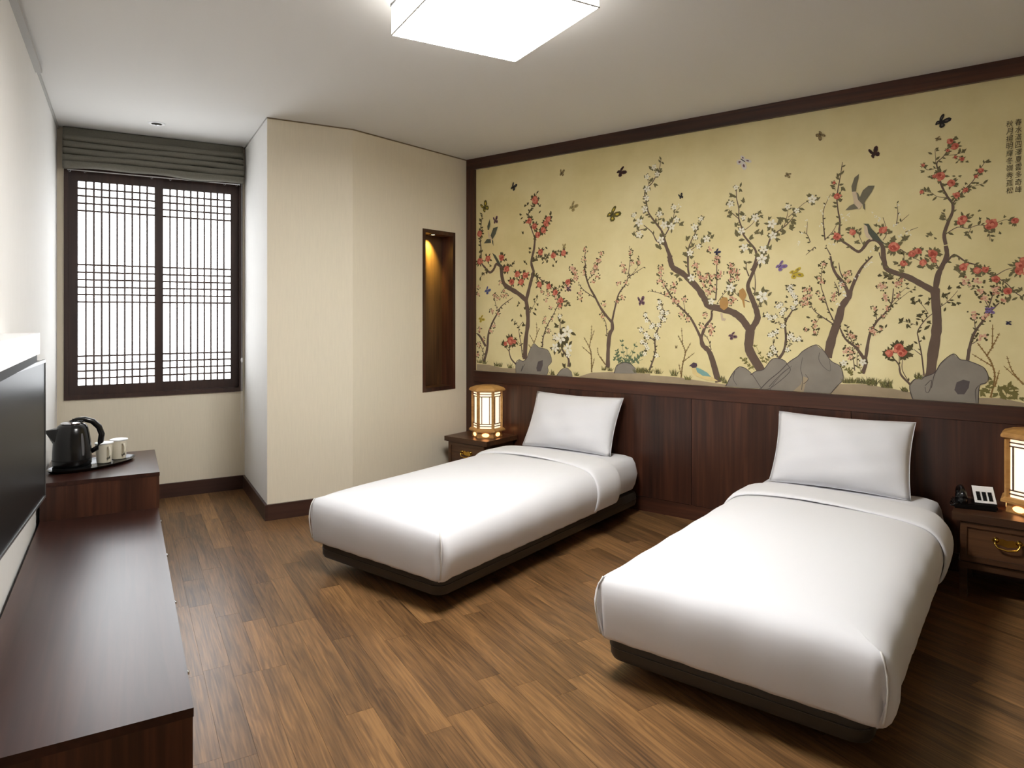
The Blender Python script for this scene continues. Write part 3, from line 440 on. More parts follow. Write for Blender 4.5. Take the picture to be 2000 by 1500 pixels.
 ('painted_tree','large painted red-blossom tree beside the pierced rock on the right','bark','olive2',13.2,0.5,[(50.4,42.6,[(-450,1015),(-440,1134),(-425,1240),(-420,1323),(-427,1441),(-430,1494)]),(34.9,20.9,[(-430,1476),(-485,1513),(-563,1563),(-654,1603),(-673,1659),(-681,1739)]),(22.5,3.1,[(-675,1687),(-682,1739),(-715,1775),(-752,1769),(-785,1724),(-809,1715),(-857,1755),(-897,1790),(-904,1838),(-901,1897),(-911,1963),(-916,2044),(-897,2165),(-887,2238)]),(29.4,19.4,[(-427,1488),(-415,1564),(-395,1616),(-375,1668),(-380,1720)]),(18.2,2.5,[(-380,1726),(-387,1781),(-369,1846),(-350,1898),(-350,1942),(-373,1983),(-401,2052),(-415,2130),(-420,2170),(-387,2204),(-355,2270)]),(7.0,2.4,[(-350,1942),(-328,1972),(-296,2012),(-260,2051),(-234,2101),(-207,2146)]),(4.5,1.9,[(-380,1783),(-328,1815),(-282,1806),(-238,1819),(-186,1814),(-130,1836),(-92,1833)]),(3.0,2.1,[(-373,1977),(-420,1988),(-448,2013),(-491,2023)]),(9.7,3.5,[(-380,1627),(-350,1666),(-331,1665),(-287,1628),(-240,1609),(-203,1573),(-161,1544),(-120,1514),(-80,1463),(-49,1440)]),(4.6,2.5,[(-166,1549),(-120,1581),(-66,1596)]),(6.5,3.3,[(-410,1599),(-430,1635)]),(5.1,2.8,[(-595,1716),(-527,1664),(-485,1638)]),(2.8,2.3,[(-576,1696),(-574,1654)]),(3.1,2.1,[(-418,2142),(-463,2137),(-491,2168)]),(2.5,2.0,[(-387,2204),(-337,2202),(-305,2208)]),(2.6,2.0,[(-425,2170),(-429,2243)]),(3.0,1.9,[(-291,2012),(-256,2024),(-207,2034)]),(2.5,2.0,[(-376,1852),(-387,1896)]),(2.9,1.9,[(-216,1817),(-190,1772),(-186,1735)]),(2.9,2.0,[(-269,1805),(-282,1768)]),(5.8,4.0,[(-697,1703),(-692,1678),(-670,1622)]),(3.1,2.1,[(-926,2077),(-929,2120)]),(3.5,2.0,[(-776,1745),(-799,1804),(-802,1836)]),(3.9,2.4,[(-678,1770),(-659,1815),(-678,1899)])],[('red',-916,2041,18),('red',-916,1807,21),('red',-833,1825,18),('red',-680,1827,20),('red',-625,1730,27),('red',-534,1689,17),('red',-506,1698,16),('red',-439,1679,21),('red',-931,2123,9),('red',-360,2276,16),('red',-339,2246,18),('red',-404,2096,23),('red',-355,2052,19),('red',-225,2103,14),('red',-330,1986,16),('red',-291,2009,12),('red',-303,1856,22),('red',-314,1841,17),('red',-177,1819,24),('red',-190,1809,17),('red',-83,1829,16),('red',-491,2020,10),('red',-307,2173,11),('red',-337,2188,8),('red',-484,2165,9),('red',-371,2229,9),('red',-432,2099,10),('red',-247,2074,9),('red',-579,1636,17),('red',-485,1635,18),('red',-537,1685,17),('red',-509,1699,16),('red',-440,1680,22),('red',-435,1647,14),('red',-622,1726,26),('red',-302,1603,20),('red',-240,1583,18),('red',-207,1585,15),('red',-161,1535,18),('red',-111,1472,19),('red',-62,1601,20),('red',-66,1574,20),('red',-49,1628,15)],[(-337,2294,9),(-328,2285,9),(-448,2223,12),(-420,2236,9),(-472,2160,9),(-484,2131,13),(-453,2138,9),(-444,2090,9),(-453,2097,9),(-387,2045,14),(-341,2088,9),(-319,2085,9),(-300,2213,14),(-287,2157,9),(-332,2158,9),(-199,2145,14),(-207,2098,9),(-238,2038,9),(-291,2044,9),(-463,2001,9),(-472,2027,9),(-401,1870,16),(-387,1907,9),(-260,1874,9),(-234,1893,9),(-229,1850,9),(-287,1774,16),(-265,1783,9),(-164,1834,9),(-126,1851,9),(-138,1821,9),(-143,1769,9),(-177,1734,9),(-207,1784,9),(-75,1837,8),(-448,1786,17),(-463,1776,9),(-425,1762,9),(-629,1770,19),(-569,1772,21),(-911,2161,17),(-887,2086,18),(-894,2041,13),(-897,2015,14),(-862,1846,17),(-814,1768,19),(-916,1882,18),(-710,1855,13),(-641,1813,18),(-569,1772,21),(-627,1771,17),(-710,1720,21),(-926,1630,10),(-326,1595,17),(-302,1566,21),(-336,1593,16),(-226,1603,13),(-240,1558,20),(-259,1584,16),(-184,1533,15),(-102,1553,15),(-93,1602,17),(-116,1525,14),(-116,1425,20),(-134,1470,13),(-80,1435,14),(-58,1479,13),(-611,1638,16),(-553,1629,17),(-584,1594,19),(-501,1615,22),(-445,1606,22),(-465,1649,15),(-465,1672,19),(-410,1675,14),(-548,1659,12),(-643,1712,18),(-600,1698,19),(-659,1573,23),(-643,1560,22)]),
 ('painted_shrub','thin leafy painted stem left of the big right trunk','bark','olive',11.0,0.5,[(7.7,3.8,[(-480,1020),(-491,1132),(-506,1221),(-509,1263),(-475,1323),(-440,1358)]),(3.3,2.2,[(-460,1358),(-485,1400),(-511,1430)]),(3.8,2.1,[(-405,1393),(-365,1428),(-326,1480)]),(5.0,2.8,[(-493,1132),(-527,1161)]),(2.8,1.7,[(-511,1293),(-558,1310),(-590,1316)]),(2.7,1.6,[(-375,1422),(-370,1469)])],[],[(-590,1316,18),(-558,1292,16),(-506,1346,18),(-480,1370,12),(-460,1311,14),(-470,1278,19),(-480,1222,13),(-516,1197,12),(-542,1172,18),(-537,1436,15),(-527,1415,16),(-501,1454,13),(-460,1417,16),(-390,1452,18),(-365,1492,14),(-326,1497,13),(-341,1405,15),(-326,1413,12),(-385,1376,12),(-455,1435,12),(-511,1328,13),(-375,1440,10),(-321,1445,12)]),
 ('painted_shrub','painted pink-flowered shrub growing from the pierced rock on the right','bark','olive',10.5,0.7,[(16.8,5.1,[(-283,1111),(-273,1186),(-254,1255),(-217,1318),(-184,1369),(-147,1414)]),(6.2,3.1,[(-198,1369),(-175,1454),(-166,1493)]),(4.7,2.6,[(-249,1272),(-254,1335)]),(4.2,2.6,[(-264,1198),(-226,1227)]),(3.6,2.1,[(-193,1392),(-231,1472),(-273,1501)])],[('pink',-221,1238,18),('pink',-259,1352,18),('pink',-203,1341,18),('pink',-207,1437,18),('pink',-166,1482,17),('pink',-134,1431,17),('pink',-231,1472,18),('pink',-297,1531,18),('pink',-238,1523,18),('pink',-273,1507,8),('pink',-161,1470,17)],[]),
 ('painted_peony','painted red peony left of the pierced rock on the right','bark','olive',10.1,0.2,[(12.3,5.1,[(-545,968),(-590,1020),(-600,1074),(-627,1109)]),(4.5,2.8,[(-553,985),(-584,1050),(-579,1117)]),(4.5,2.8,[(-598,1080),(-598,1134)])],[('red',-646,1136,21),('red',-599,1164,26),('red',-584,1144,25)],[(-611,1185,19),(-587,1186,18),(-662,1147,20),(-665,1126,16),(-624,1145,16),(-563,1135,19),(-542,1130,22),(-638,1099,20),(-553,1172,20),(-574,1123,15)]),
 ('painted_twig','bare thorny painted twigs right of the pierced rock','twig2','none',6.7,1.0,[(7.7,4.7,[(-184,923),(-166,1031),(-179,1098),(-198,1137),(-240,1204)]),(5.6,3.1,[(-179,1087),(-264,1146)]),(5.7,3.1,[(-198,1143),(-170,1200),(-147,1257)]),(5.1,3.1,[(-177,1177),(-175,1301)]),(5.6,3.1,[(-166,980),(-147,1066)]),(6.4,3.0,[(-47,999),(-93,1063),(-116,1140)]),(5.0,3.0,[(-51,1004),(-129,1089)])],[],[]),
 ('painted_foliage','broad-leaved painted plants at the lower right corner of the mural','moss','moss',15.2,1.1,[(2.5,2.0,[(-125,922),(-107,979)]),(2.5,2.0,[(-116,922),(-80,964)]),(2.5,2.0,[(-129,921),(-156,964)]),(2.6,2.1,[(-189,956),(-193,1030)])],[],[(-138,937,20),(-116,961,22),(-93,952,22),(-80,931,19),(-147,970,19),(-107,990,19),(-89,980,18),(-161,941,17),(-125,927,20),(-212,955,18),(-198,978,15),(-184,996,14),(-203,1029,14),(-184,1019,13),(-221,943,18),(-58,927,15),(-198,950,15),(-125,983,17)]),
 ('painted_fern_bush','painted fern fronds behind the boulders under the white tree','moss','moss',8.7,4,[(3.5,1.8,[(-1416,1014),(-1468,1076)]),(3.4,1.7,[(-1336,1058),(-1382,1154)]),(3.4,1.7,[(-1325,1053),(-1280,1134)]),(2.8,1.7,[(-1319,1059),(-1297,1111)]),(2.9,1.7,[(-1393,1004),(-1445,1065)]),(2.6,1.6,[(-840,1013),(-885,1055)]),(2.6,1.6,[(-790,1015),(-800,1075)]),(2.6,1.6,[(-830,1008),(-860,1039)])],[],[])]
GRASS=[(-3596,947,39,9),(-3651,951,40,9),(-3435,931,43,8),(-3474,933,43,8),(-3322,925,50,9),(-2183,951,37,8),(-2141,950,37,8),(-2211,946,37,8),(-2917,892,47,8),(-2701,896,37,9),(-2470,949,36,7),(-2424,948,35,7),(-2043,946,46,9),(-2168,946,47,9),(-2189,948,47,9),(-1935,939,51,9),(-1830,917,38,9),(-1605,928,33,7),(-1581,911,33,7),(-2112,949,40,7),(-865,956,40,9),(-830,958,39,9),(-790,958,39,9),(-731,959,44,8),(-751,958,44,8),(-655,942,53,11),(-571,927,22,7),(-502,999,29,8),(-730,950,47,8),(-659,942,58,11),(-506,1006,33,8),(-574,930,28,7)]
ROCKS=[('painted_rock','small grey painted rock with a dark hole below the left tree',[(-3271,883),(-3271,968),(-3239,995),(-3202,985),(-3166,1008),(-3130,1082),(-3095,1126),(-3050,1099),(-3016,1093),(-2964,1080),(-2934,1032),(-2929,990),(-2964,953),(-2959,925),(-2972,885),(-3130,887)],[(-3072,937),(-3055,988),(-3011,1002),(-3011,961),(-3029,914),(-3064,912)],'dark'),('painted_rock','tiny round painted stone right of the magnolia stem',[(-2883,886),(-2837,938),(-2787,951),(-2746,921),(-2738,887)],None,0),('painted_rock','round painted stone in front of the fern bush',[(-2387,933),(-2364,991),(-2305,1013),(-2255,1005),(-2219,975),(-2208,940)],None,0),('painted_rock','rounded painted boulder behind the base of the white-blossom tree',[(-1575,893),(-1533,973),(-1497,1016),(-1468,1020),(-1439,1007),(-1404,974),(-1370,924),(-1348,891),(-1462,889)],None,0),('painted_rock','painted boulder beneath the white-blossom tree trunk',[(-1416,974),(-1382,999),(-1336,1012),(-1292,1071),(-1258,1084),(-1215,1074),(-1193,1047),(-1182,1003),(-1292,901),(-1348,886),(-1382,935)],None,0),('painted_rock','largest grey painted rock with a pale hole',[(-1361,883),(-1303,947),(-1240,1003),(-1184,1064),(-1134,1101),(-1101,1136),(-1031,1173),(-989,1140),(-947,1080),(-901,1054),(-885,1010),(-885,971),(-911,942),(-952,889),(-1145,887)],[(-1161,887),(-1117,932),(-1101,982),(-1074,972),(-1090,936),(-1101,888)],'ground'),('painted_rock','pierced grey painted rock beside the big right trunk',[(-532,884),(-548,956),(-522,999),(-480,1014),(-430,1040),(-400,1094),(-346,1143),(-316,1115),(-287,1111),(-235,1090),(-207,1069),(-193,1024),(-207,995),(-231,982),(-238,886),(-375,885)],[(-341,952),(-331,993),(-302,1009),(-273,1002),(-278,967),(-297,932),(-326,930)],'dark')]
CRACKS=[(3.4,2.2,[(-1112,901),(-1106,970),(-1117,1027),(-1106,1096)]),(2.7,1.6,[(-1010,1128),(-1015,1088),(-989,1044),(-952,1023),(-957,1085)]),(2.9,1.7,[(-1297,876),(-1285,912),(-1223,992),(-1167,1042)]),(3.3,2.2,[(-1101,936),(-1074,966),(-1090,994)]),(3.3,2.2,[(-475,966),(-445,998),(-455,938),(-470,931),(-475,960)]),(3.8,2.7,[(-425,1046),(-435,1016),(-445,956)]),(3.1,2.1,[(-235,982),(-249,952),(-245,890)]),(5.7,3.3,[(-3202,949),(-3220,904),(-3184,964)]),(3.9,2.2,[(-1303,906),(-1237,983),(-1182,1031)]),(4.1,2.4,[(-1515,992),(-1527,944),(-1503,904)])]
GROUND=[[(-3683,942),(-3552,940),(-3407,921),(-3271,924),(-3257,884),(-3683,884)],[(-2972,885),(-2870,894),(-2870,881)],[(-2689,890),(-2578,927),(-2394,941),(-2106,945),(-2106,883),(-2394,886),(-2738,884)],[(-2386,938),(-2168,933),(-1929,933),(-1766,918),(-1563,901),(-1521,887),(-1830,889),(-2386,883)],[(-963,888),(-901,948),(-780,956),(-659,942),(-543,926),(-525,891),(-830,889)],[(-742,949),(-542,926),(-527,884),(-742,881)],[(-238,918),(-138,923),(-46,906),(-46,887),(-240,886)]]
BUTTERFLIES=[(-3299,2371,37,60,'black'),(-2837,2422,31,80,'brown'),(-2335,2368,43,30,'maroon'),(-3596,2234,54,120,'yellowblack'),(-3483,2118,36,100,'mauve'),(-2738,2158,44,50,'cream'),(-2402,2072,62,40,'yellowblack'),(-2816,1866,23,90,'cream'),(-3571,1550,37,50,'blue'),(-3636,1318,37,30,'yellow'),(-2176,1442,39,100,'mauve'),(-2775,1550,27,0,'mauve'),(-1882,2143,23,110,'black'),(-1462,2326,51,-40,'white'),(-1193,2204,22,-20,'brown'),(-1635,1758,25,40,'navy'),(-1237,1649,37,40,'purple'),(-1150,1604,45,20,'yellow'),(-1536,1217,31,30,'mauve'),(-1915,1133,13,90,'brown'),(-1007,2416,31,-50,'brown'),(-724,2263,37,110,'maroon'),(-401,2387,40,50,'black'),(-418,2299,16,20,'brown'),(-191,1378,26,0,'purple'),(-111,1311,15,0,'navy')]
BIRDS=[('painted grey-green bird diving with spread wings beside the right tree',[('birdbelly',[(-838,2067),(-816,2059),(-802,2016),(-776,1986),(-785,1972),(-799,1955),(-828,1960),(-828,2008)]),('birdwing',[(-836,2059),(-839,2091),(-823,2140),(-799,2158),(-811,2101),(-816,2059)]),('birdwing',[(-799,2015),(-780,2061),(-752,2084),(-719,2081),(-736,2045),(-766,2001),(-776,1981)]),('birdwing',[(-872,1956),(-848,1980),(-826,1989),(-802,1960),(-838,1956)]),('birdwing',[(-814,2054),(-804,2047),(-795,2015),(-769,1981),(-769,1948),(-778,1958),(-780,1979),(-804,2010)])]),('painted green-backed bird perched on the right tree bough',[('birdbelly',[(-773,1860),(-761,1864),(-738,1826),(-719,1783),(-738,1776),(-761,1791),(-773,1823)]),('birdback',[(-778,1871),(-750,1868),(-737,1841),(-710,1808),(-687,1770),(-654,1734),(-691,1763),(-729,1778),(-752,1816),(-757,1853)])]),('painted orange bird perched on the white tree,back turned',[('birdorange',[(-1611,1451),(-1593,1466),(-1566,1462),(-1557,1433),(-1563,1397),(-1587,1380),(-1611,1398),(-1617,1428)]),('birdbelly',[(-1611,1362),(-1596,1365),(-1593,1332),(-1572,1326),(-1581,1312),(-1602,1314)])]),('painted orange bird perched beneath the right bough of the white tree',[('birdorange',[(-1489,1505),(-1465,1522),(-1451,1504),(-1442,1478),(-1451,1452),(-1474,1446),(-1489,1467)]),('birdorange',[(-1471,1449),(-1456,1449),(-1451,1397),(-1459,1397)])]),('painted duck with a dark head and teal wing on the ground',[('birdcream',[(-1801,983),(-1779,997),(-1728,975),(-1666,948),(-1623,921),(-1703,925),(-1766,942),(-1798,959)]),('teal',[(-1779,1006),(-1741,995),(-1697,973),(-1672,948),(-1728,951),(-1766,973)]),('birdcream',[(-1808,998),(-1773,1009),(-1773,997),(-1801,983)]),('duckhead',[(-1824,1010),(-1808,1023),(-1792,1036),(-1769,1031),(-1766,1015),(-1776,1002),(-1798,999),(-1810,1010)])]),('painted grey bird flying at the left edge of the mural',[('birdback',[(-3532,2001),(-3503,2059),(-3455,2067),(-3479,2009),(-3513,1966)]),('birdback',[(-3562,2049),(-3567,2079),(-3540,2138),(-3534,2092),(-3550,2048)]),('birdbelly',[(-3562,2045),(-3537,2001),(-3513,1970),(-3517,1955),(-3552,1972)]),('birdback',[(-3603,1941),(-3571,1974),(-3532,1971),(-3527,1940)]),('birdback',[(-3517,1970),(-3503,1954),(-3501,1912),(-3513,1939)])]),('painted dark green bird perched on the left tree bough',[('birdback',[(-3515,1858),(-3479,1836),(-3445,1789),(-3407,1735),(-3459,1767),(-3493,1818)])])]
POEM=[('春水滿四澤夏雲多奇峰',[-69,2346,-68,1967,31]),('秋月揚明輝冬嶺秀孤松',[-105,2343,-104,1967,32])]
def paint(name, rgb, rough=.7): return plain('paint_'+name, rgb, rough, spec=.2, var=.22 if name in ('rock', 'ground', 'bark') else .12, vscale=9 if name in ('rock', 'ground', 'bark') else 40)
PAL = {'bark': (106, 88, 75), 'twig': (122, 98, 60), 'twig2': (140, 108, 62), 'olive': (86, 79, 52), 'olive2': (112, 104, 72), 'green': (98, 112, 84), 'moss': (122, 114, 66), 'grass': (104, 104, 62),
 'red': (196, 104, 84), 'redd': (166, 76, 60), 'redl': (216, 134, 108), 'pink': (222, 176, 146), 'pinkd': (192, 132, 106), 'white': (238, 232, 212), 'whited': (206, 196, 158), 'eye': (108, 100, 70),
 'rock': (142, 134, 122), 'crack': (84, 76, 72), 'ground': (168, 150, 122), 'dark': (92, 84, 82),
 'black': (44, 42, 40), 'brown': (128, 108, 74), 'maroon': (70, 44, 40), 'mauve': (122, 92, 100), 'yellowblack': (96, 88, 44), 'cream': (168, 150, 100), 'blue': (104, 108, 150), 'navy': (62, 60, 84), 'yellow': (196, 172, 60), 'purple': (128, 108, 156), 'bwhite': (222, 214, 204),
 'birdbelly': (208, 188, 158), 'birdwing': (118, 112, 92), 'birdback': (86, 90, 76), 'birdorange': (182, 140, 84), 'birdcream': (222, 200, 140), 'teal': (128, 168, 160), 'duckhead': (84, 68, 76), 'ink': (70, 58, 44)}
def muralmat():
    m, t, b = nt('gold_mural_paper'); N = t.nodes.new; L = t.links.new
    co = N('ShaderNodeTexCoord'); n = N('ShaderNodeTexNoise'); n.inputs['Scale'].default_value = 1.6; n.inputs['Detail'].default_value = 5; n.inputs['Roughness'].default_value = .6
    L(co.outputs['Object'], n.inputs['Vector'])
    r = N('ShaderNodeValToRGB'); e = r.color_ramp.elements
    e[0].position = .3; e[0].color = (*s2l((218, 202, 144)), 1); e[1].position = .7; e[1].color = (*s2l((238, 225, 174)), 1)
    k = e.new(.5); k.color = (*s2l((229, 214, 160)), 1)
    L(n.outputs['Fac'], r.inputs[0]); L(r.outputs[0], b.inputs['Base Color'])
    b.inputs['Roughness'].default_value = .6; b.inputs['Specular IOR Level'].default_value = .3
    n2 = N('ShaderNodeTexNoise'); n2.inputs['Scale'].default_value = 260; L(co.outputs['Object'], n2.inputs['Vector'])
    bp = N('ShaderNodeBump'); bp.inputs['Strength'].default_value = .1; bp.inputs['Distance'].default_value = .001
    L(n2.outputs['Fac'], bp.inputs['Height']); L(bp.outputs['Normal'], b.inputs['Normal'])
    return m
MX, MZ = -1.8, .888
mural = tag(obj('wall_mural_painting', box(HX0-MX, XR-MX, -.002, 0, 0, 2.561-MZ), muralmat()), 'golden chinoiserie mural of blossoming trees, rocks, birds and butterflies above headboard', 'mural')
mural.location = (MX, YM, MZ)
class Paint:
    """flat painted shapes collected in one mesh; layer = distance in front of the paper"""
    CNT = 0
    def __init__(s): s.v = []; s.f = []; s.m = []; s.names = []
    def mi(s, n):
        if n not in s.names: s.names.append(n)
        return s.names.index(n)
    def poly(s, pts, col, layer):
        b = len(s.v); Paint.CNT += 1; y = -.002-.00025*layer-(Paint.CNT % 89)*2.7e-6
        s.v += [(p[0]/1000-MX, y, min(max(p[1]/1000, .889), 2.56)-MZ) for p in pts]
        a2 = sum(pts[i][0]*pts[(i+1) % len(pts)][1]-pts[(i+1) % len(pts)][0]*pts[i][1] for i in range(len(pts)))
        idx = list(range(b, b+len(pts)))
        s.f.append(idx if a2 > 0 else idx[::-1]); s.m.append(s.mi(col))
    def stroke(s, pts, w0, w1, col, layer):
        P_ = [Vector(p) for p in pts]
        # smooth the polyline (Catmull-Rom)
        Q = []
        for i in range(len(P_)-1):
            p0 = P_[max(i-1, 0)]; p1 = P_[i]; p2 = P_[i+1]; p3 = P_[min(i+2, len(P_)-1)]
            for t in (0, .25, .5, .75): Q.append(.5*((2*p1)+(p2-p0)*t+(2*p0-5*p1+4*p2-p3)*t*t+(3*p1-p0-3*p2+p3)*t**3))
        Q.append(P_[-1]); n = len(Q); Lf = []; Rt = []
        for i, q in enumerate(Q):
            d = (Q[min(i+1, n-1)]-Q[max(i-1, 0)]); d = d.normalized() if d.length > 1e-6 else Vector((0, 1)); nn = Vector((-d.y, d.x))
            wd_ = (w0+(w1-w0)*i/(n-1))/2*(1+.12*random.uniform(-1, 1) if w0 > 8 else 1)
            Lf.append(q+nn*wd_); Rt.append(q-nn*wd_)
        for i in range(n-1): s.poly([Lf[i], Rt[i], Rt[i+1], Lf[i+1]], col, layer)
        return Q
    def leaf(s, x, z, ln, ang, col, layer):
        c, d = math.cos(ang), math.sin(ang); w_ = ln*random.uniform(.20, .27)
        pr = [(0, 0), (.28, .8), (.58, 1), (.85, .5), (1.08, 0), (.85, -.45), (.58, -.9), (.28, -.75)]
        s.poly([(x+c*ln*u-d*w_*v, z+d*ln*u+c*w_*v) for u, v in pr], col, layer)
    def blob(s, x, z, r, col, layer, n=9, j=.18):
        a0 = random.random()*6
        s.poly([(x+r*(1+random.uniform(-j, j))*math.cos(a0+6.283*i/n), z+r*(1+random.uniform(-j, j))*math.sin(a0+6.283*i/n)) for i in range(n)], col, layer)
    def build(s, name, label, parent):
        me = bpy.data.meshes.new(name); me.from_pydata(s.v, [], s.f); me.validate()
        o = link(name, me, [paint(n, PAL[n]) for n in s.names], parent)
        for i, p in enumerate(me.polygons): p.material_index = s.m[i]
        if label: o['label'] = label
        return o
random.seed(3)
def flower(p, kind, x, z, r, layer, leafcol, nl):
    if kind == 'pink' or (kind == 'white' and 15 <= r < 26):
        for i in range(8):
            a = random.random()*6.283; q = r*random.uniform(.75, 1.25); p.blob(x+q*math.cos(a), z+q*math.sin(a), r*random.uniform(.2, .3), leafcol, layer-1, 6)
        nl = 0
    for i in range(nl+2*(kind == 'red')):
        a = random.random()*6.283; ln = r*(1.15 if kind != 'pink' else .8)
        p.leaf(x+r*.55*math.cos(a), z+r*.55*math.sin(a), ln, a+random.uniform(-.5, .5), leafcol, layer-1)
    if kind == 'red':
        p.blob(x, z, r*.92, 'red', layer, 11, .14)
        for i in range(3): p.blob(x+random.uniform(-.35, .35)*r, z+random.uniform(-.35, .35)*r, r*.34, random.choice(('redd', 'redl')), layer+1, 7)
        for i in range(2): p.blob(x+random.uniform(-1, 1)*r, z+random.uniform(-.8, .8)*r, r*.36, 'redl', layer, 7)
    elif kind == 'pink':
        for i in range(7):
            a = random.random()*6.283; q = r*random.uniform(.1, .85)
            p.blob(x+q*math.cos(a), z+q*math.sin(a), r*random.uniform(.24, .34), random.choice(('pink', 'pink', 'pinkd')), layer, 6)
        p.blob(x, z, r*.16, 'pinkd', layer+1, 5)
    else:
        if r < 15: 
            for i in range(4): p.blob(x+random.uniform(-.8, .8)*r, z+random.uniform(-.8, .8)*r, r*.42, 'white', layer, 6)
            return
        a0 = random.random()*6
        for i in range(5):
            a = a0+i*1.2566; c, d = math.cos(a), math.sin(a)
            p.poly([(x, z), (x+r*(.5*c-.30*d), z+r*(.5*d+.30*c)), (x+r*(.95*c-.22*d), z+r*(.95*d+.22*c)), (x+r*(1.02*c+.1*d), z+r*(1.02*d-.1*c)), (x+r*(.55*c+.32*d), z+r*(.55*d-.32*c))], 'white', layer)
        p.blob(x, z, r*.22, 'whited', layer+1, 6); p.blob(x, z, r*.1, 'eye', layer+2, 5)
# ground and rocks first
for g in GROUND:
    p = Paint(); p.poly(g, 'ground', 1); p.build('painted_ground', None, mural)
rockmats = {}
def rockpaint(p, poly_, col, layer): p.poly(poly_, col, layer)
for (nm, lb, po, hole, hc_) in ROCKS:
    p = Paint(); p.poly(po, 'rock', 8)
    zs = [q[1] for q in po]
    if hole: p.poly(hole, hc_ if hc_ in PAL else 'dark', 9)
    # outline
    p.stroke(po[:-1], 5, 3, 'crack', 10)
    p.build(nm, lb, mural)
p = Paint()
for w0, w1, pts_ in CRACKS: p.stroke(pts_, w0, w1, 'crack', 11)
p.build('painted_rock_cracks', 'thin dark painted crack lines on the rocks', mural)['kind'] = 'stuff'
# plants
for (nm, lb, bark, leaf, ls, dens, stems, flowers, leaves) in PLANTS:
    p = Paint(); lf_ = Paint(); fl_ = Paint()
    thin = []
    # stems that do not touch the main trunk become pieces of their own
    grp = list(range(len(stems)))
    def near_(a, b):
        for i_ in range(len(a[2])-1):
            p1, p2 = Vector(a[2][i_]), Vector(a[2][i_+1]); d_ = p2-p1
            for q_ in (b[2][0], b[2][-1]):
                q_ = Vector(q_); t_ = max(0, min(1, (q_-p1).dot(d_)/max(1e-6, d_.length_squared)))
                if (p1+d_*t_-q_).length < max(a[0], b[0])/2+2: return True
        return False
    for i_ in range(len(stems)):
        for j_ in range(len(stems)):
            if i_ != j_ and grp[i_] != grp[j_] and near_(stems[i_], stems[j_]):
                g0, g1 = grp[i_], grp[j_]; grp = [g0 if g_ == g1 else g_ for g_ in grp]
    extra = {g_: Paint() for g_ in set(grp) if g_ != grp[0]}; main = p
    for si_, (w0, w1, pts_) in enumerate(stems):
        p = extra.get(grp[si_], main)
        Q = p.stroke(pts_, w0, w1, bark, 4 if w0 > 20 else 3)
        n = len(Q)
        for i in range(n):
            wi = w0+(w1-w0)*i/max(1, n-1)
            if wi < 14: thin.append((Q[i], (Q[min(i+1, n-1)]-Q[max(i-1, 0)])))
        if bark.startswith('twig'):
            for i in range(n-1):
                d = Q[i+1]-Q[i]; nn = Vector((-d.y, d.x)).normalized()
                for sg in (-1, 1): a = math.atan2(nn.y*sg+d.normalized().y*.6, nn.x*sg+d.normalized().x*.6); p.leaf(Q[i].x, Q[i].y, max(8, w0*.9), a, bark, 3)
    if leaf != 'none':
        for q, d in thin:
            cnt = int(dens)+(random.random() < dens-int(dens))
            if cnt and random.random() < .75:
                for _ in range(cnt):
                    a = math.atan2(d.y, d.x)+random.choice((-1, 1))*random.uniform(.5, 1.3)
                    lf_.leaf(q.x, q.y, ls*random.uniform(1.3, 2.3), a, leaf, 5)
    for (x, z, r) in leaves:
        a = random.uniform(-.9, .9)+random.choice((0, math.pi, math.pi/2))
        lf_.leaf(x-r*.7*math.cos(a), z-r*.7*math.sin(a), r*1.95, a, leaf if leaf != 'none' else 'olive', 5)
        if random.random() < .75: a += random.choice((-1, 1))*1.1; lf_.leaf(x-r*.7*math.cos(a), z-r*.7*math.sin(a), r*1.7, a, leaf if leaf != 'none' else 'olive', 5)
    for kind, x, z, r in flowers: flower(fl_, kind, x, z, r*(1.25 if kind == 'pink' else 1.08), 6, leaf if leaf != 'none' else 'olive', {'red': 5, 'pink': 4, 'white': 4 if r > 14 else 0}[kind])
    po_ = main.build(nm, lb, mural)
    for e_ in extra.values(): e_.build('painted_branch', None, po_)
    if lf_.v: lf_.build('painted_leaves', None, po_)['kind'] = 'stuff'
    if fl_.v: fl_.build('painted_blossoms', None, po_)['kind'] = 'stuff'
p = Paint()
for (x, z, h, n) in GRASS:
    for i in range(n*2):
        a = math.pi/2+random.uniform(-.75, .75); ln = h*random.uniform(.5, 1.1); bxx = x+random.uniform(-.5, .5)*h; c, d = math.cos(a), math.sin(a)
        p.poly([(bxx-2.2, z), (bxx+2.2, z), (bxx+c*ln*.6+1.6, z+d*ln*.6), (bxx+c*ln*1.15, z+d*ln), (bxx+c*ln*.6-1.6, z+d*ln*.6)], random.choice(('grass', 'moss', 'olive')), 12)
o = p.build('painted_grass', 'tufts of painted grass along the bottom of the mural', mural); o['kind'] = 'stuff'
WING = [[(0, .05), (.16, .62), (.5, 1.08), (.88, 1.1), (1.0, .8), (.82, .32), (.45, -.05)], [(0, .05), (.5, .02), (.82, -.1), (.86, -.42), (.62, -.78), (.3, -.72), (.06, -.35)]]
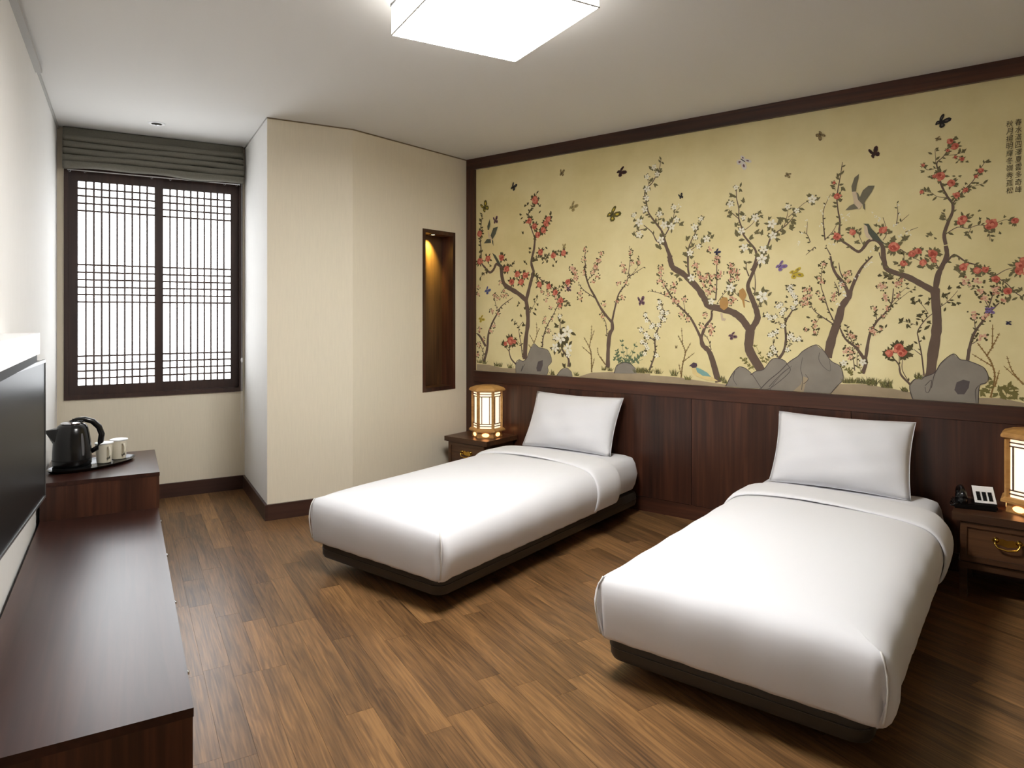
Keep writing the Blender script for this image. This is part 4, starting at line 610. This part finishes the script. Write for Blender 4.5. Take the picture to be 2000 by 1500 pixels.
for (x, z, r, ang, col) in BUTTERFLIES:
    p = Paint(); base = {'white': 'bwhite'}.get(col, col); sec = {'yellowblack': 'yellow', 'white': 'mauve', 'cream': 'brown', 'brown': 'cream', 'black': 'dark', 'yellow': 'brown', 'blue': 'navy', 'purple': 'mauve'}.get(col, 'black')
    a = R(ang-90); c, d = math.cos(a), math.sin(a)
    T = lambda u, v: (x+r*.86*(c*u-d*v), z+r*.86*(d*u+c*v))
    for sx, fs in ((1, 1), (-1, .62)):
        for wng in WING:
            p.poly([T(u*sx*fs, v) for u, v in wng], base, 13)
            mu = sum(q[0] for q in wng)/len(wng); mv_ = sum(q[1] for q in wng)/len(wng)
            p.poly([T((mu+(u-mu)*.38)*sx*fs, mv_+(v-mv_)*.38) for u, v in wng], sec, 14)
    p.poly([T(-.05, -.5), T(.05, -.5), T(.06, .2), T(0, .42), T(-.06, .2)], 'black' if col != 'yellow' else 'brown', 15)
    p.build('painted_butterfly', None, mural)
for lb, shp in BIRDS:
    p = Paint()
    for i, (col, po) in enumerate(shp): p.poly(po, col, 13+i)
    p.build('painted_bird', lb, mural)
# the poem in two vertical columns, one character under the other
ink = paint('ink', PAL['ink'])
for txt, (x0, z0, x1, z1, wc) in POEM:
    n = len(txt); step = (z0-z1)/n/1000
    for i, ch in enumerate(txt):
        cu = bpy.data.curves.new('glyph', 'FONT'); cu.body = ch; cu.size = 1.0; cu.align_x = 'CENTER'; cu.align_y = 'CENTER'; cu.shear = .12; cu.resolution_u = 3
        tmp = bpy.data.objects.new('glyph', cu); C.objects.link(tmp)
        dg = bpy.context.evaluated_depsgraph_get(); me = bpy.data.meshes.new_from_object(tmp.evaluated_get(dg))
        bpy.data.objects.remove(tmp)
        if not me.vertices: continue
        xs = [v.co.x for v in me.vertices]; ys = [v.co.y for v in me.vertices]
        mx, my = (min(xs)+max(xs))/2, (min(ys)+max(ys))/2; sx = wc/1000*.90/max(.6, max(xs)-min(xs)); sy = step*.88/max(.6, max(ys)-min(ys))
        cz = z0/1000-step*(i+.5); cx = x0/1000
        for v in me.vertices: v.co = Vector(((v.co.x-mx)*sx+cx-MX, -.0062, (v.co.y-my)*sy+cz-MZ))
        me.materials.clear()
        link('painted_character', me, ink, mural)
# ---------------------------------------------------------------- beds
def rrect(w, l, r, n=6):
    P_ = []
    for cx, cy, a0 in ((w/2-r, l-r, 0), (-w/2+r, l-r, 90), (-w/2+r, r, 180), (w/2-r, r, 270)):
        for i in range(n+1): a = R(a0+90*i/n); P_.append((cx+r*math.cos(a), cy+r*math.sin(a)))
    return P_
def rings_mesh(levels, cap=True):
    bm = bmesh.new(); rs = [[bm.verts.new(p) for p in lv] for lv in levels]
    n = len(rs[0])
    for a, b in zip(rs, rs[1:]):
        for i in range(n): bm.faces.new((a[i], a[(i+1) % n], b[(i+1) % n], b[i]))
    if cap: bm.faces.new(rs[0][::-1]); bm.faces.new(rs[-1])
    return bm
def cushion_box(w, l, z0, z1, rc, re, bulge=0):
    lv = []
    prof = [(re, z0), (re*.3, z0+re*.3), (0, z0+re), (-bulge, (z0+z1)/2), (0, z1-re), (re*.3, z1-re*.3), (re, z1), (re+.08, z1+.004)]
    for ins, z in prof:
        lv.append([(x, y+ins, z) for x, y in rrect(w-2*ins, l-2*ins, max(.01, rc-ins*.5))])
    return rings_mesh(lv)
ZT_D = .385
def sideprof():
    # (outward offset, z) from hem to the crown of the duvet
    return [(-.004, .152), (.004, .165), (.012, .195), (.020, .235), (.024, .275), (.020, .315), (.010, .348), (-.010, .376), (-.040, .396), (-.085, .409), (-.15, .418), (-.25, .424), (-.36, .427), (-.445, .428), (-.468, .428)]
def make_duvet(name, label, cx, seed):
    rnd = random.Random(seed)
    root = tag(empty(name, (cx, 2.195, .152)), label, 'duvet', 'white duvets on the two beds')
    W2, Ld = .468, 1.36
    ph = [rnd.uniform(0, 6) for _ in range(6)]
    ys = [Ld-(Ld)*i/30 for i in range(31)]
    fine = [.05, .035, .024, .015, .008, .003]
    sy = sorted(set([round(y, 4) for y in ys if y > .06]+fine), reverse=True)          # along a side, head -> foot
    fx = [-W2+d for d in (.003, .008, .015, .024, .035, .05)]; fx += [-W2+.05+(2*W2-.1)*i/22 for i in range(1, 22)]; fx += [W2-d for d in (.05, .035, .024, .015, .008, .003)]
    levels = []
    for off, z in sideprof():
        up = min(1, max(0, (z-.152)/(.385-.152))); lv = []
        side_b = 1.25; foot_b = .55
        ins = -off
        kx = (W2-max(0, ins))/W2
        notch = .030*(1-up)**.5*(up < .97) if off > -.02 else 0
        notch *= (.35+.65*math.sin(math.pi*min(1, up+.12)))
        def rise(d):
            pr_ = [(.010, .376), (.040, .396), (.085, .409), (.15, .418), (.25, .424), (.36, .427), (.47, .428)]
            d = max(d, .010)
            for (d0, z0_), (d1, z1_) in zip(pr_, pr_[1:]):
                if d <= d1: return (z0_+(z1_-z0_)*(d-d0)/(d1-d0)-.376)/.052
            return 1.0
        def zz(x, y):
            if off > -.005: return z
            return .376+.052*rise(W2-abs(x))*rise(y)+.003*math.sin(y*5+ph[0])*(up > .99)*rise(W2-abs(x))+.002*math.sin(x*9+y*3+ph[1])*rise(y)*rise(W2-abs(x))
        def wr(t, a, b): return .0035*math.sin(t*23+a)*(.3+up*.4)+.0025*math.sin(t*51+b+up*4)*(1-up)
        L_ = []
        for y in sy:
            o_ = off*side_b if off > 0 else off
            dn = math.exp(-(y/.012)**2)*notch-math.exp(-((y-.04)/.03)**2)*notch*.45
            yy = y if ins <= 0 else max(y, ins*min(1, .95))
            L_.append((-(W2+o_-dn+wr(y, ph[2], ph[3])*(up < 1)), yy, zz(W2+off, yy)))
        F_ = []
        for x in fx:
            o_ = off*foot_b if off > 0 else off
            d = W2-abs(x); dn = math.exp(-(d/.012)**2)*notch
            xx = x*kx if ins > 0 else x
            F_.append((xx, -(o_-dn)+wr(x, ph[4], ph[5])*(up < 1), zz(xx, -off)))
        R_ = [(-x+2*wr(y, 1, 2)*0, y, z_) for (x, y, z_) in L_[::-1]]
        lv = L_+F_+R_; levels.append(lv)
    bm = bmesh.new(); rs = [[bm.verts.new((x, y, z-.152)) for x, y, z in lv] for lv in levels]; n = len(rs[0])
    for a, b in zip(rs, rs[1:]):
        for i in range(n-1): bm.faces.new((a[i], a[i+1], b[i+1], b[i]))
    # close the crown: left half against right half
    top = rs[-1]; h = n//2
    for i in range(h):
        j = n-1-i
        if i+1 < j-1+1 and i+1 <= h-1+1 and j-1 > i+1: bm.faces.new((top[i], top[i+1], top[j-1], top[j]))
    bmesh.ops.remove_doubles(bm, verts=bm.verts, dist=.0008)
    bmesh.ops.recalc_face_normals(bm, faces=bm.faces)
    o = obj('cover', bm, M_SHEET, root, smooth=55)
    sd = o.modifiers.new('thickness', 'SOLIDIFY'); sd.thickness = .006; sd.offset = -1
    # turned-down band
    bm = bmesh.new(); rows = []
    sp = [(off*1.25 if off > 0 else off, z) for off, z in sideprof()]
    sect = [(-(W2+o_), z) for o_, z in sp]+[((W2+o_), z) for o_, z in sp[::-1]]
    yr = [(1.325, .004), (1.328, .014), (1.345, .019), (1.40, .020), (1.50, .020), (1.585, .018), (1.612, .010), (1.618, -.004)]
    for yv, ex in yr:
        row = []
        for x, z in sect:
            u = abs(x)/W2; nx_ = ex*(1 if u > .9 else .2)*(1 if x > 0 else -1); dz = ex*(1 if z > .38 else .25)
            ye = yv+.022*math.sin(x*4+ph[0])*(yv < 1.4)+.016*math.sin(x*6+ph[1])*(yv > 1.55)-.03*max(0, .3-z)*(yv > 1.5)
            hz = .0 if z > .17 else .008
            row.append(bm.verts.new((x+nx_, ye, z+dz-.152+hz+.003*math.sin(yv*30+x*7)*(z > .38))))
        rows.append(row)
    for a, b in zip(rows, rows[1:]):
        for i in range(len(a)-1): bm.faces.new((a[i], b[i], b[i+1], a[i+1]))
    bmesh.ops.recalc_face_normals(bm, faces=bm.faces)
    o = obj('turned_down_edge', bm, M_SHEET, root, smooth=60)
    sd = o.modifiers.new('thickness', 'SOLIDIFY'); sd.thickness = .008; sd.offset = -1
    sb = o.modifiers.new('soft', 'SUBSURF'); sb.levels = 1; sb.render_levels = 1
    # corner seams on the foot end
    for sg in (-1, 1):
        pts_ = []
        for off, z in sideprof()[1:8]:
            up = min(1, (z-.152)/.233)
            pts_.append((sg*(W2+off*.5-.004+.006*math.sin(up*3.1)), -off*.5+.006, z-.152))
        obj('corner_seam', tube(pts_, .0035, 6), M_PIPE, root, smooth=True)
    return root
def make_pillow(name, label, cx, y, z, rx, rz, w, h, th, seed):
    rnd = random.Random(seed); root = tag(empty(name, (cx, y, z)), label, 'pillow', 'white pillows on the two beds')
    root.rotation_euler = (R(rx), 0, R(rz))
    n = 28; m_ = 20; ph = [rnd.uniform(0, 6) for _ in range(4)]
    def pt(i, j, sgn):
        u = 2*i/n-1; v = 2*j/m_-1
        e = (1-abs(u)**2.6)**.62*(1-abs(v)**2.6)**.62 if abs(u) < 1 and abs(v) < 1 else 0
        sx = 1-.055*(1-u*u)*0-.045*(1-abs(v)**2)*(abs(u)**2); sz = 1-.06*(1-abs(u)**2)*(abs(v)**2)
        wr_ = .005*math.sin(u*9+v*4+ph[0])*e+.004*math.sin(u*4-v*11+ph[1])*e
        sag = .35*(1-(v+1)/2)
        return (u*w/2*sx, sgn*(th/2*e*(1+.25*sag)+wr_*(sgn < 0)), (v+1)/2*h*1.0+(sz-1)*v*h/2)
    bm = bmesh.new(); F_ = [[bm.verts.new(pt(i, j, -1)) for j in range(m_+1)] for i in range(n+1)]
    B_ = [[F_[i][j] if i in (0, n) or j in (0, m_) else bm.verts.new(pt(i, j, 1)) for j in range(m_+1)] for i in range(n+1)]
    for i in range(n):
        for j in range(m_):
            bm.faces.new((F_[i][j], F_[i+1][j], F_[i+1][j+1], F_[i][j+1])); bm.faces.new((B_[i][j+1], B_[i+1][j+1], B_[i+1][j], B_[i][j]))
    bmesh.ops.recalc_face_normals(bm, faces=bm.faces)
    obj('pillowcase', bm, M_SHEET, root, smooth=True)
    loop = [pt(i, 0, -1) for i in range(n)]+[pt(n, j, -1) for j in range(m_)]+[pt(n-i, m_, -1) for i in range(n)]+[pt(0, m_-j, -1) for j in range(m_)]
    obj('edge_seam', tube([(x*1.004, y_, z_) for x, y_, z_ in loop], .0016, 5, closed=True), M_SHEET, root, smooth=True)
    return root
LEGB = lathe([(.020, 0), (.024, .004), (.024, .02), (.018, .03), (.018, .062)], 14)
legme = None
for cx, side in ((-2.592, 'left bed next to the wall niche'), (-.835, 'right bed nearer the camera')):
    b = tag(empty('bed_base', (cx+.0, 2.235, 0)), 'low dark brown vinyl base of the '+side, 'bed', 'bed bases')
    o = obj('base_box', cushion_box(.90, 1.955, .056, .154, .06, .022), M_VINYL, b, smooth=40)
    st = obj('base_seam', tube([(x, y, .108) for x, y in rrect(.9025, 1.957, .06)], .0022, 5, closed=True), M_VINYL, b, smooth=True); st.location.y = -.001
    for lx, ly in ((-.32, .22), (.32, .22), (-.32, 1.76), (.32, 1.76)):
        if legme is None: o = obj('leg', LEGB, M_BLACKM, b, smooth=40); legme = o.data
        else: o = link('leg', legme, None, b)
        o.location = (lx, ly, 0)
    mt = tag(obj('mattress', cushion_box(.885, 1.945, .1585, .392, .075, .05, .012), M_SHEET, smooth=50), 'white sheeted mattress of the '+side, 'mattress', 'mattresses')
    mt.location = (cx+.01, 2.243, 0)
make_duvet('duvet', 'smooth white duvet on the left bed next to the wall niche', -2.572, 4)
make_duvet('duvet', 'smooth white duvet on the right bed nearer the camera', -.815, 9)
make_pillow('pillow', 'white pillow propped on the left bed beside the glowing lantern', -2.615, 3.985, .398, -28, 2.0, .715, .425, .19, 1)
make_pillow('pillow', 'white pillow propped on the right bed beside the telephone', -.858, 3.985, .398, -28, 0.5, .705, .428, .19, 2)
# ---------------------------------------------------------------- nightstands
def nightstand(x0, label):
    w, d, h = .43, .385, .404
    t = tag(empty('nightstand', (x0+w/2, 3.872, 0)), label, 'nightstand', 'pair of wooden nightstands')
    a = -w/2
    obj('table_top', box(a, -a, 0, d-.008, h-.036, h), M_NIGHT, t, bevel=.010, seg=3)
    obj('carcass', box(a+.030, -a-.030, .030, d-.016, .168, h-.037), M_NIGHT, t, bevel=.002, seg=1)
    fr = obj('drawer', boxes([(a+.034, -a-.034, .018, .030, .180, h-.040)]), M_NIGHT, t, bevel=.002, seg=1)
    x_, X_, z_, Z_ = a+.034, -a-.034, .180, h-.040
    obj('drawer_moulding', boxes([(x_, X_, .010, .018, Z_-.024, Z_), (x_, X_, .010, .018, z_, z_+.024), (x_, x_+.024, .010, .018, z_+.024, Z_-.024), (X_-.024, X_, .010, .018, z_+.024, Z_-.024)]), M_NIGHT, fr, bevel=.003, seg=2)
    # brass bail pull
    hz = .291
    for sx in (-.043, .043): 
        obj('pull_rosette', lathe([(.0, .0), (.010, .0), (.013, .003), (.008, .006), (.005, .012), (.0, .013)], 12), M_BRASS, fr, smooth=True).matrix_local = Matrix.Translation((sx, .018, hz+.008))@Matrix.Rotation(R(90), 4, 'X')
    obj('pull_plate', prism([(-.062, .004), (-.050, .018), (-.034, .012), (-.018, .016), (0, .010), (.018, .016), (.034, .012), (.050, .018), (.062, .004), (.048, -.010), (.024, -.014), (0, -.020), (-.024, -.014), (-.048, -.010)], 0, .002), M_BRASS, fr).matrix_local = Matrix.Translation((0, .018, hz))@Matrix.Rotation(R(90), 4, 'X')
    obj('pull_handle', tube([(-.045, .006, hz+.008), (-.047, .001, hz-.008), (-.036, -.003, hz-.024), (0, -.005, hz-.030), (.036, -.003, hz-.024), (.047, .001, hz-.008), (.045, .006, hz+.008)], .0042, 8), M_BRASS, fr, smooth=True)
    obj('apron', box(a+.026, -a-.026, .024, .044, .138, .170), M_NIGHT, t, bevel=.004, seg=2)
    for sx in (-1, 1): obj('side_apron', box(sx*(.215-.030)-.009, sx*(.215-.030)+.009, .045, d-.02, .138, .170), M_NIGHT, t)
    for sx in (-1, 1):
        for y0 in (.026, d-.056):
            obj('leg', box(sx*.172-.016, sx*.172+.016, y0, y0+.034, 0, .140), M_NIGHT, t, bevel=.003, seg=1)
    return t
nightstand(-3.662, 'dark wooden nightstand in the corner, half hidden by the left bed')
nightstand(-.318, 'dark wooden nightstand with brass drawer pull right of the right bed')
# ---------------------------------------------------------------- hexagonal paper lanterns
def lantern(x, y, rot, label):
    z0 = .404; t = tag(empty('lantern_lamp', (x, y, z0), rot), label, 'lamp', 'hexagonal bedside lanterns')
    hexa = lambda prof: lathe(prof, 6)
    rb = .118
    sk = obj('base', hexa([(.118, 0), (.120, .004), (.116, .048), (.10, .05)]), M_LANT, t)
    obj('lower_ledge', hexa([(.126, .046), (.143, .050), (.143, .060), (.128, .072), (.118, .074)]), M_LANT, t)
    obj('upper_ledge', hexa([(.118, .352), (.128, .354), (.143, .362), (.143, .370), (.132, .382), (.090, .397), (.06, .400)]), M_LANT, t)
    for k in range(6):
        a = R(60*k); c, s = math.cos(a), math.sin(a)
        o = obj('post', box(-.010, .008, -.009, .009, .072, .354), M_LANT, t); o.location = (c*(rb-.004), s*(rb-.004), 0); o.rotation_euler.z = a
    ap = rb*math.cos(R(30)); half = rb/2-.008
    pm = bar = None
    for k in range(6):
        a = R(60*k+30)
        pn = obj('paper_panel', box(ap-.012, ap-.009, -half, half, .074, .352), M_LANTLIT, t); pn.rotation_euler.z = a
        fx0, fx1 = ap-.008, ap-.003
        for z in (.090, .108, .318, .336): obj('lattice_bar', box(fx0, fx1, -half, half, z-.003, z+.003), M_NIGHT, pn)
        for y_ in (-.030, .030): obj('lattice_bar', box(fx0, fx1, y_-.003, y_+.003, .108, .318), M_NIGHT, pn)
        # glowing leaf-shaped opening in the skirt
        pr = [(ap*.985, .028*math.cos(q*.524), .025+.015*math.sin(q*.524)) for q in range(12)]
        bm = bmesh.new(); vf = [bm.verts.new((p_[0]+.0042, p_[1], p_[2])) for p_ in pr]; vb = [bm.verts.new((p_[0], p_[1], p_[2])) for p_ in pr]
        bm.faces.new(vf); bm.faces.new(vb[::-1])
        for i in range(12): bm.faces.new((vb[i], vb[(i+1) % 12], vf[(i+1) % 12], vf[i]))
        og = obj('skirt_opening', bm, M_GLOW, sk); og.rotation_euler.z = a
    return t
lantern(-3.385, 4.062, 33.2, 'hexagonal honey wood paper lantern on the nightstand in the corner')
lantern(-.008, 4.085, 28.3, 'hexagonal honey wood paper lantern beside the telephone, cut by the photo edge')
# ---------------------------------------------------------------- telephone
ph_ = tag(empty('telephone', (-.240, 4.03, .404), 12), 'black desk telephone with white keypad card on the right nightstand', 'telephone'); ph_.scale = (1, 1, 1.25)
obj('body', prism([(-.092, -.062), (.088, -.062), (.092, .06), (-.088, .07)], 0, .022), M_BLACK, ph_, bevel=.006)
bm = bmesh.new()
vsx = [(-.006, -.056, .022), (.086, -.056, .022), (.088, .050, .022), (-.004, .050, .022), (-.006, -.054, .028), (.086, -.054, .028), (.088, .048, .078), (-.004, .048, .078)]
vv = [bm.verts.new(q) for q in vsx]
for f in ((0, 3, 2, 1), (4, 5, 6, 7), (0, 1, 5, 4), (1, 2, 6, 5), (2, 3, 7, 6), (3, 0, 4, 7)): bm.faces.new([vv[i] for i in f])
wedge = obj('keypad_housing', bm, M_BLACK, ph_)
sl = math.atan2(.05, .102)
card = obj('keypad_card', box(-.044, .044, 0, .108, 0, .0015), M_WHITEP, wedge); card.location = (.040, -.053, .0292); card.rotation_euler.x = sl
km = None
for cxk in (-.024, 0, .024):
    for rk in range(4):
        if km is None: o = obj('key', box(-.008, .008, -.0055, .0055, 0, .003), M_BLACKM, ph_, bevel=.001, seg=1); km = o.data
        else: o = link('key', km, None, ph_)
        yy = .018+rk*.0145
        o.location = (.040+cxk, -.053+yy*math.cos(sl), .0305+yy*math.sin(sl)); o.rotation_euler.x = sl
hs = obj('handset', tube([(-.052, -.060, .040), (-.052, -.050, .052), (-.052, -.02, .066), (-.052, .02, .068), (-.052, .045, .058), (-.052, .055, .046)], [.019, .019, .014, .014, .019, .019], 12), M_BLACK, ph_, smooth=True)
for yv in (-.045, .043): obj('earpiece', lathe([(.018, .020), (.021, .024), (.021, .04), (.016, .046)], 16, cx=-.052, cy=yv), M_BLACK, hs, smooth=40)
obj('cord', tube([(-.075, -.055, .02), (-.092, -.055, .012), (-.098, -.03, .006), (-.096, .02, .005), (-.088, .05, .006)], .004, 6), M_BLACK, ph_, smooth=True)
# ---------------------------------------------------------------- ceiling lamp
cl = tag(empty('ceiling_lamp', Aw(1.258, 2.368)+(2.51,), TA), 'square white fabric ceiling lamp glowing above the beds', 'lamp')
hx, hy_, hh = .296, .315, .118
# five fabric panels carry the light
obj('diffuser', box(-hx+.003, hx-.003, -hy_+.003, hy_-.003, .001, .004), M_CEILLAMP, cl)
for nm, b in (('side_panel', (-hx, -hx+.003, -hy_, hy_, .002, hh)), ('side_panel', (hx-.003, hx, -hy_, hy_, .002, hh)), ('side_panel', (-hx, hx, -hy_, -hy_+.003, .002, hh)), ('side_panel', (-hx, hx, hy_-.003, hy_, .002, hh))): obj(nm, box(*b), M_CEILSIDE, cl)
M_RIM = plain('lamp_rim', (206, 204, 198), .5)
e = .0022
obj('bottom_rim', boxes([(-hx-e, -hx+e, -hy_-e, hy_+e, -e, e), (hx-e, hx+e, -hy_-e, hy_+e, -e, e), (-hx, hx, -hy_-e, -hy_+e, -e, e), (-hx, hx, hy_-e, hy_+e, -e, e)]), M_RIM, cl)
for xx in (-.20, .16): obj('diffuser_seam', box(xx-.0008, xx+.0008, -hy_, hy_, -.0006, .001), M_RIM, cl)
obj('diffuser_seam', box(.16, hx, hy_-.085, hy_-.0834, -.0006, .001), M_RIM, cl)
obj('top_rim', boxes([(-hx-.004, hx+.004, -hy_-.004, -hy_+.006, hh, hh+.012), (-hx-.004, hx+.004, hy_-.006, hy_+.004, hh, hh+.012), (-hx-.004, -hx+.006, -hy_, hy_, hh, hh+.012), (hx-.006, hx+.004, -hy_, hy_, hh, hh+.012)]), M_BEZEL, cl)
obj('mounting_plate', box(-hx+.03, hx-.03, -hy_+.03, hy_-.03, hh+.004, .14), M_WHITEP, cl)
# ---------------------------------------------------------------- television bench, side box, television
ZL, ZBX = .26, .462
tb = tag(empty('tv_bench', Aw(-.115, 3.20)+(0,), TA), 'long low dark walnut television bench along the left wall', 'cabinet')
y0, y1 = 2.072-3.20, 5.05-3.20
obj('bench_top', box(-.270, .283, y0, y1, ZL-.025, ZL), M_WOODY, tb, bevel=.0025, seg=2)
obj('end_panel', box(-.268, .281, y0+.001, y0+.022, .0, ZL-.0255), M_WOOD, tb, bevel=.001, seg=1)
obj('carcass', box(-.268, .262, y0+.0225, y1-.002, .03, ZL-.0255), M_WOOD, tb)
for k in range(4):
    a_, b_ = y0+.024+k*.61, y0+.024+(k+1)*.61-.003
    dr = obj('drawer_front', box(.2625, .281, a_, min(b_, y1-.004), .035, ZL-.028), M_WOODY, tb, bevel=.0015, seg=1)
    obj('knob', lathe([(.0, 0), (.006, .0), (.005, .006), (.008, .011), (.006, .015), (.0, .016)], 14), M_CHROME, dr, smooth=True).matrix_local = Matrix.Translation((.281, (a_+min(b_, y1))/2, .205))@Matrix.Rotation(R(90), 4, 'Y')
sb_ = tag(empty('side_box', Aw(-.115, 4.68)+(ZL,), TA), 'dark walnut box on the bench end carrying the kettle tray', 'cabinet')
obj('box_top', box(-.270, .290, -.362, .37, ZBX-ZL-.022, ZBX-ZL), M_WOODY, sb_, bevel=.002, seg=2)
obj('front_panel', box(-.270, .288, -.360, -.340, 0, ZBX-ZL-.0225), M_WOOD, sb_, bevel=.001, seg=1)
obj('carcass', box(-.268, .286, -.3395, .368, 0, ZBX-ZL-.0225), M_WOOD, sb_)
# television, wall mounted and swung slightly towards the room
tv = tag(empty('television', Aw(-.300, 3.623)+(.545,), TA-3.5), 'large black flat television mounted on the left wall above the bench', 'television')
TW, TH = 1.09, .609
obj('bezel_frame', boxes([(-.012, .0, -TW, 0, 0, .010), (-.012, .0, -TW, 0, TH-.014, TH), (-.012, .0, -.006, 0, .010, TH-.014), (-.012, .0, -TW, -TW+.006, .010, TH-.014)]), M_BEZEL, tv)
obj('screen', box(-.010, -.003, -TW+.006, -.006, .010, TH-.014), M_SCREEN, tv)
obj('back_shell', box(-.040, -.0125, -TW+.004, -.004, .004, TH-.004), M_BLACKM, tv, bevel=.004)
obj('wall_bracket', box(-.062, -.040, -TW*.6, -TW*.4, .2, .4), M_BLACKM, tv)
ac = tag(empty('wall_unit', Aw(XL, 2.70)+(1.185,), TA), 'white wall-mounted box with black underside above the television', 'appliance')
obj('white_cover', box(.001, .112, -.75, .565, .012, .094), M_WHITEP, ac, bevel=.004)
obj('black_underside', box(.001, .104, -.74, .553, -.020, .0115), M_BLACKM, ac, bevel=.002, seg=1)
# ---------------------------------------------------------------- tray, kettle, cups
def elli(a, b, n=40): return [(a*math.cos(2*math.pi*i/n), b*math.sin(2*math.pi*i/n)) for i in range(n)]
TRX, TRY = -.160, 4.695
tr = tag(empty('serving_tray', Aw(TRX, TRY)+(ZBX,), TA+38), 'oval black serving tray holding kettle and cups', 'tray')
lv = [[(x, y, z) for x, y in elli(a, b)] for a, b, z in ((.234, .120, 0), (.241, .126, .004), (.253, .138, .016), (.257, .142, .018), (.250, .135, .0165), (.236, .121, .006))]
obj('tray_body', rings_mesh(lv), M_BLACK, tr, smooth=45)
kp = Aw(-.258, 4.618)
kt = tag(empty('electric_kettle', (kp[0], kp[1], ZBX+.0062), TA+8), 'glossy black electric kettle with loop handle on the tray', 'kettle')
obj('power_base', lathe([(.0, 0), (.092, 0), (.096, .006), (.095, .018), (.08, .022), (0, .022)], 36), M_BLACKM, kt, smooth=40)
bd = obj('body', lathe([(.0, .0225), (.090, .0225), (.096, .03), (.097, .06), (.0955, .11), (.092, .16), (.086, .20), (.078, .235), (.068, .252), (.05, .262), (.0, .264)], 40), M_BLACK, kt, smooth=50)
obj('seam_ring', lathe([(.0968, .058), (.0978, .060), (.0968, .062)], 40, cap=False), M_BLACKM, bd, smooth=True)
bm = bmesh.new()
sp = [(-.070, -.034, .222), (-.070, .034, .222), (-.128, 0, .222), (-.083, -.030, .160), (-.083, .030, .160), (-.090, 0, .150), (-.118, -.008, .205), (-.118, .008, .205), (-.066, -.034, .240), (-.066, .034, .240), (-.130, 0, .232)]
vv = [bm.verts.new(q) for q in sp]
for f in ((8, 10, 9), (8, 0, 10), (9, 10, 1), (0, 2, 10), (1, 10, 2), (0, 3, 6, 2), (1, 2, 7, 4), (3, 5, 6), (4, 7, 5), (6, 5, 7), (2, 6, 7), (0, 8, 9, 1), (0, 1, 4, 3), (3, 4, 5)):
    try: bm.faces.new([vv[i] for i in f])
    except ValueError: pass
bmesh.ops.recalc_face_normals(bm, faces=bm.faces)
obj('spout', bm, M_BLACK, kt)
obj('lid', lathe([(.0, .262), (.055, .261), (.056, .266), (.04, .272), (.0, .275)], 32), M_CHROME, kt, smooth=40)
hp = [(-.01, 0, .266), (.02, 0, .278), (.06, 0, .280), (.10, 0, .264), (.132, 0, .228), (.146, 0, .185), (.140, 0, .140), (.120, 0, .105), (.092, 0, .090)]
obj('handle', tube(hp, [.012, .014, .015, .016, .0165, .0165, .016, .015, .013], 14), M_BLACK, kt, smooth=True)
obj('lid_button', box(.0, .03, -.012, .012, .27, .286), M_BLACK, kt, bevel=.004)
M_GAUGE = plain('smoky_gauge', (92, 92, 94), .3)
bm = bmesh.new(); gz = [.085+.125*i/12 for i in range(13)]
rad = lambda z: .0967-(.0967-.086)*max(0, (z-.09)/.11)**1.5
a0 = R(-62); rows = []
for i, z in enumerate(gz):
    hwid = .0075*math.sin(math.pi*min(1, max(0, .08+i/12*.84)))**.3
    rows.append([bm.verts.new(((rad(z)+.0012)*math.cos(a0+s*hwid/.092), (rad(z)+.0012)*math.sin(a0+s*hwid/.092), z)) for s in (-1, 0, 1)])
for a, b in zip(rows, rows[1:]):
    for i in range(2): bm.faces.new((a[i], a[i+1], b[i+1], b[i]))
obj('water_gauge', bm, M_GAUGE, bd)
def cup(x, y, rz, label):
    p_ = Aw(x, y); t = tag(empty('tea_cup', (p_[0], p_[1], ZBX+.0062), rz), label, 'cup', 'lidded tea cups on the tray'); t.scale = (1.12, 1.12, 1.12)
    b_ = obj('cup_body', lathe([(.0, 0), (.030, 0), (.034, .003), (.036, .02), (.0385, .06), (.041, .10), (.041, .1005), (.0385, .1005), (.036, .06), (.033, .02), (.0, .006)], 32), M_CERAMIC, t, smooth=45)
    obj('cup_handle', tube([(.037, 0, .085), (.052, 0, .084), (.061, 0, .070), (.061, 0, .048), (.052, 0, .030), (.036, 0, .024)], .0052, 10), M_CERAMIC, t, smooth=True)
    obj('cup_lid', lathe([(.0, .1008), (.043, .1008), (.045, .103), (.044, .107), (.030, .110), (.0, .111)], 32), M_WHITEP, t, smooth=40)
    return t
cup(-.104, 4.732, TA-62, 'lidded cream tea cup directly behind the kettle handle')
cup(-.028, 4.815, TA-62, 'lidded cream tea cup at the tray end farther from the kettle')
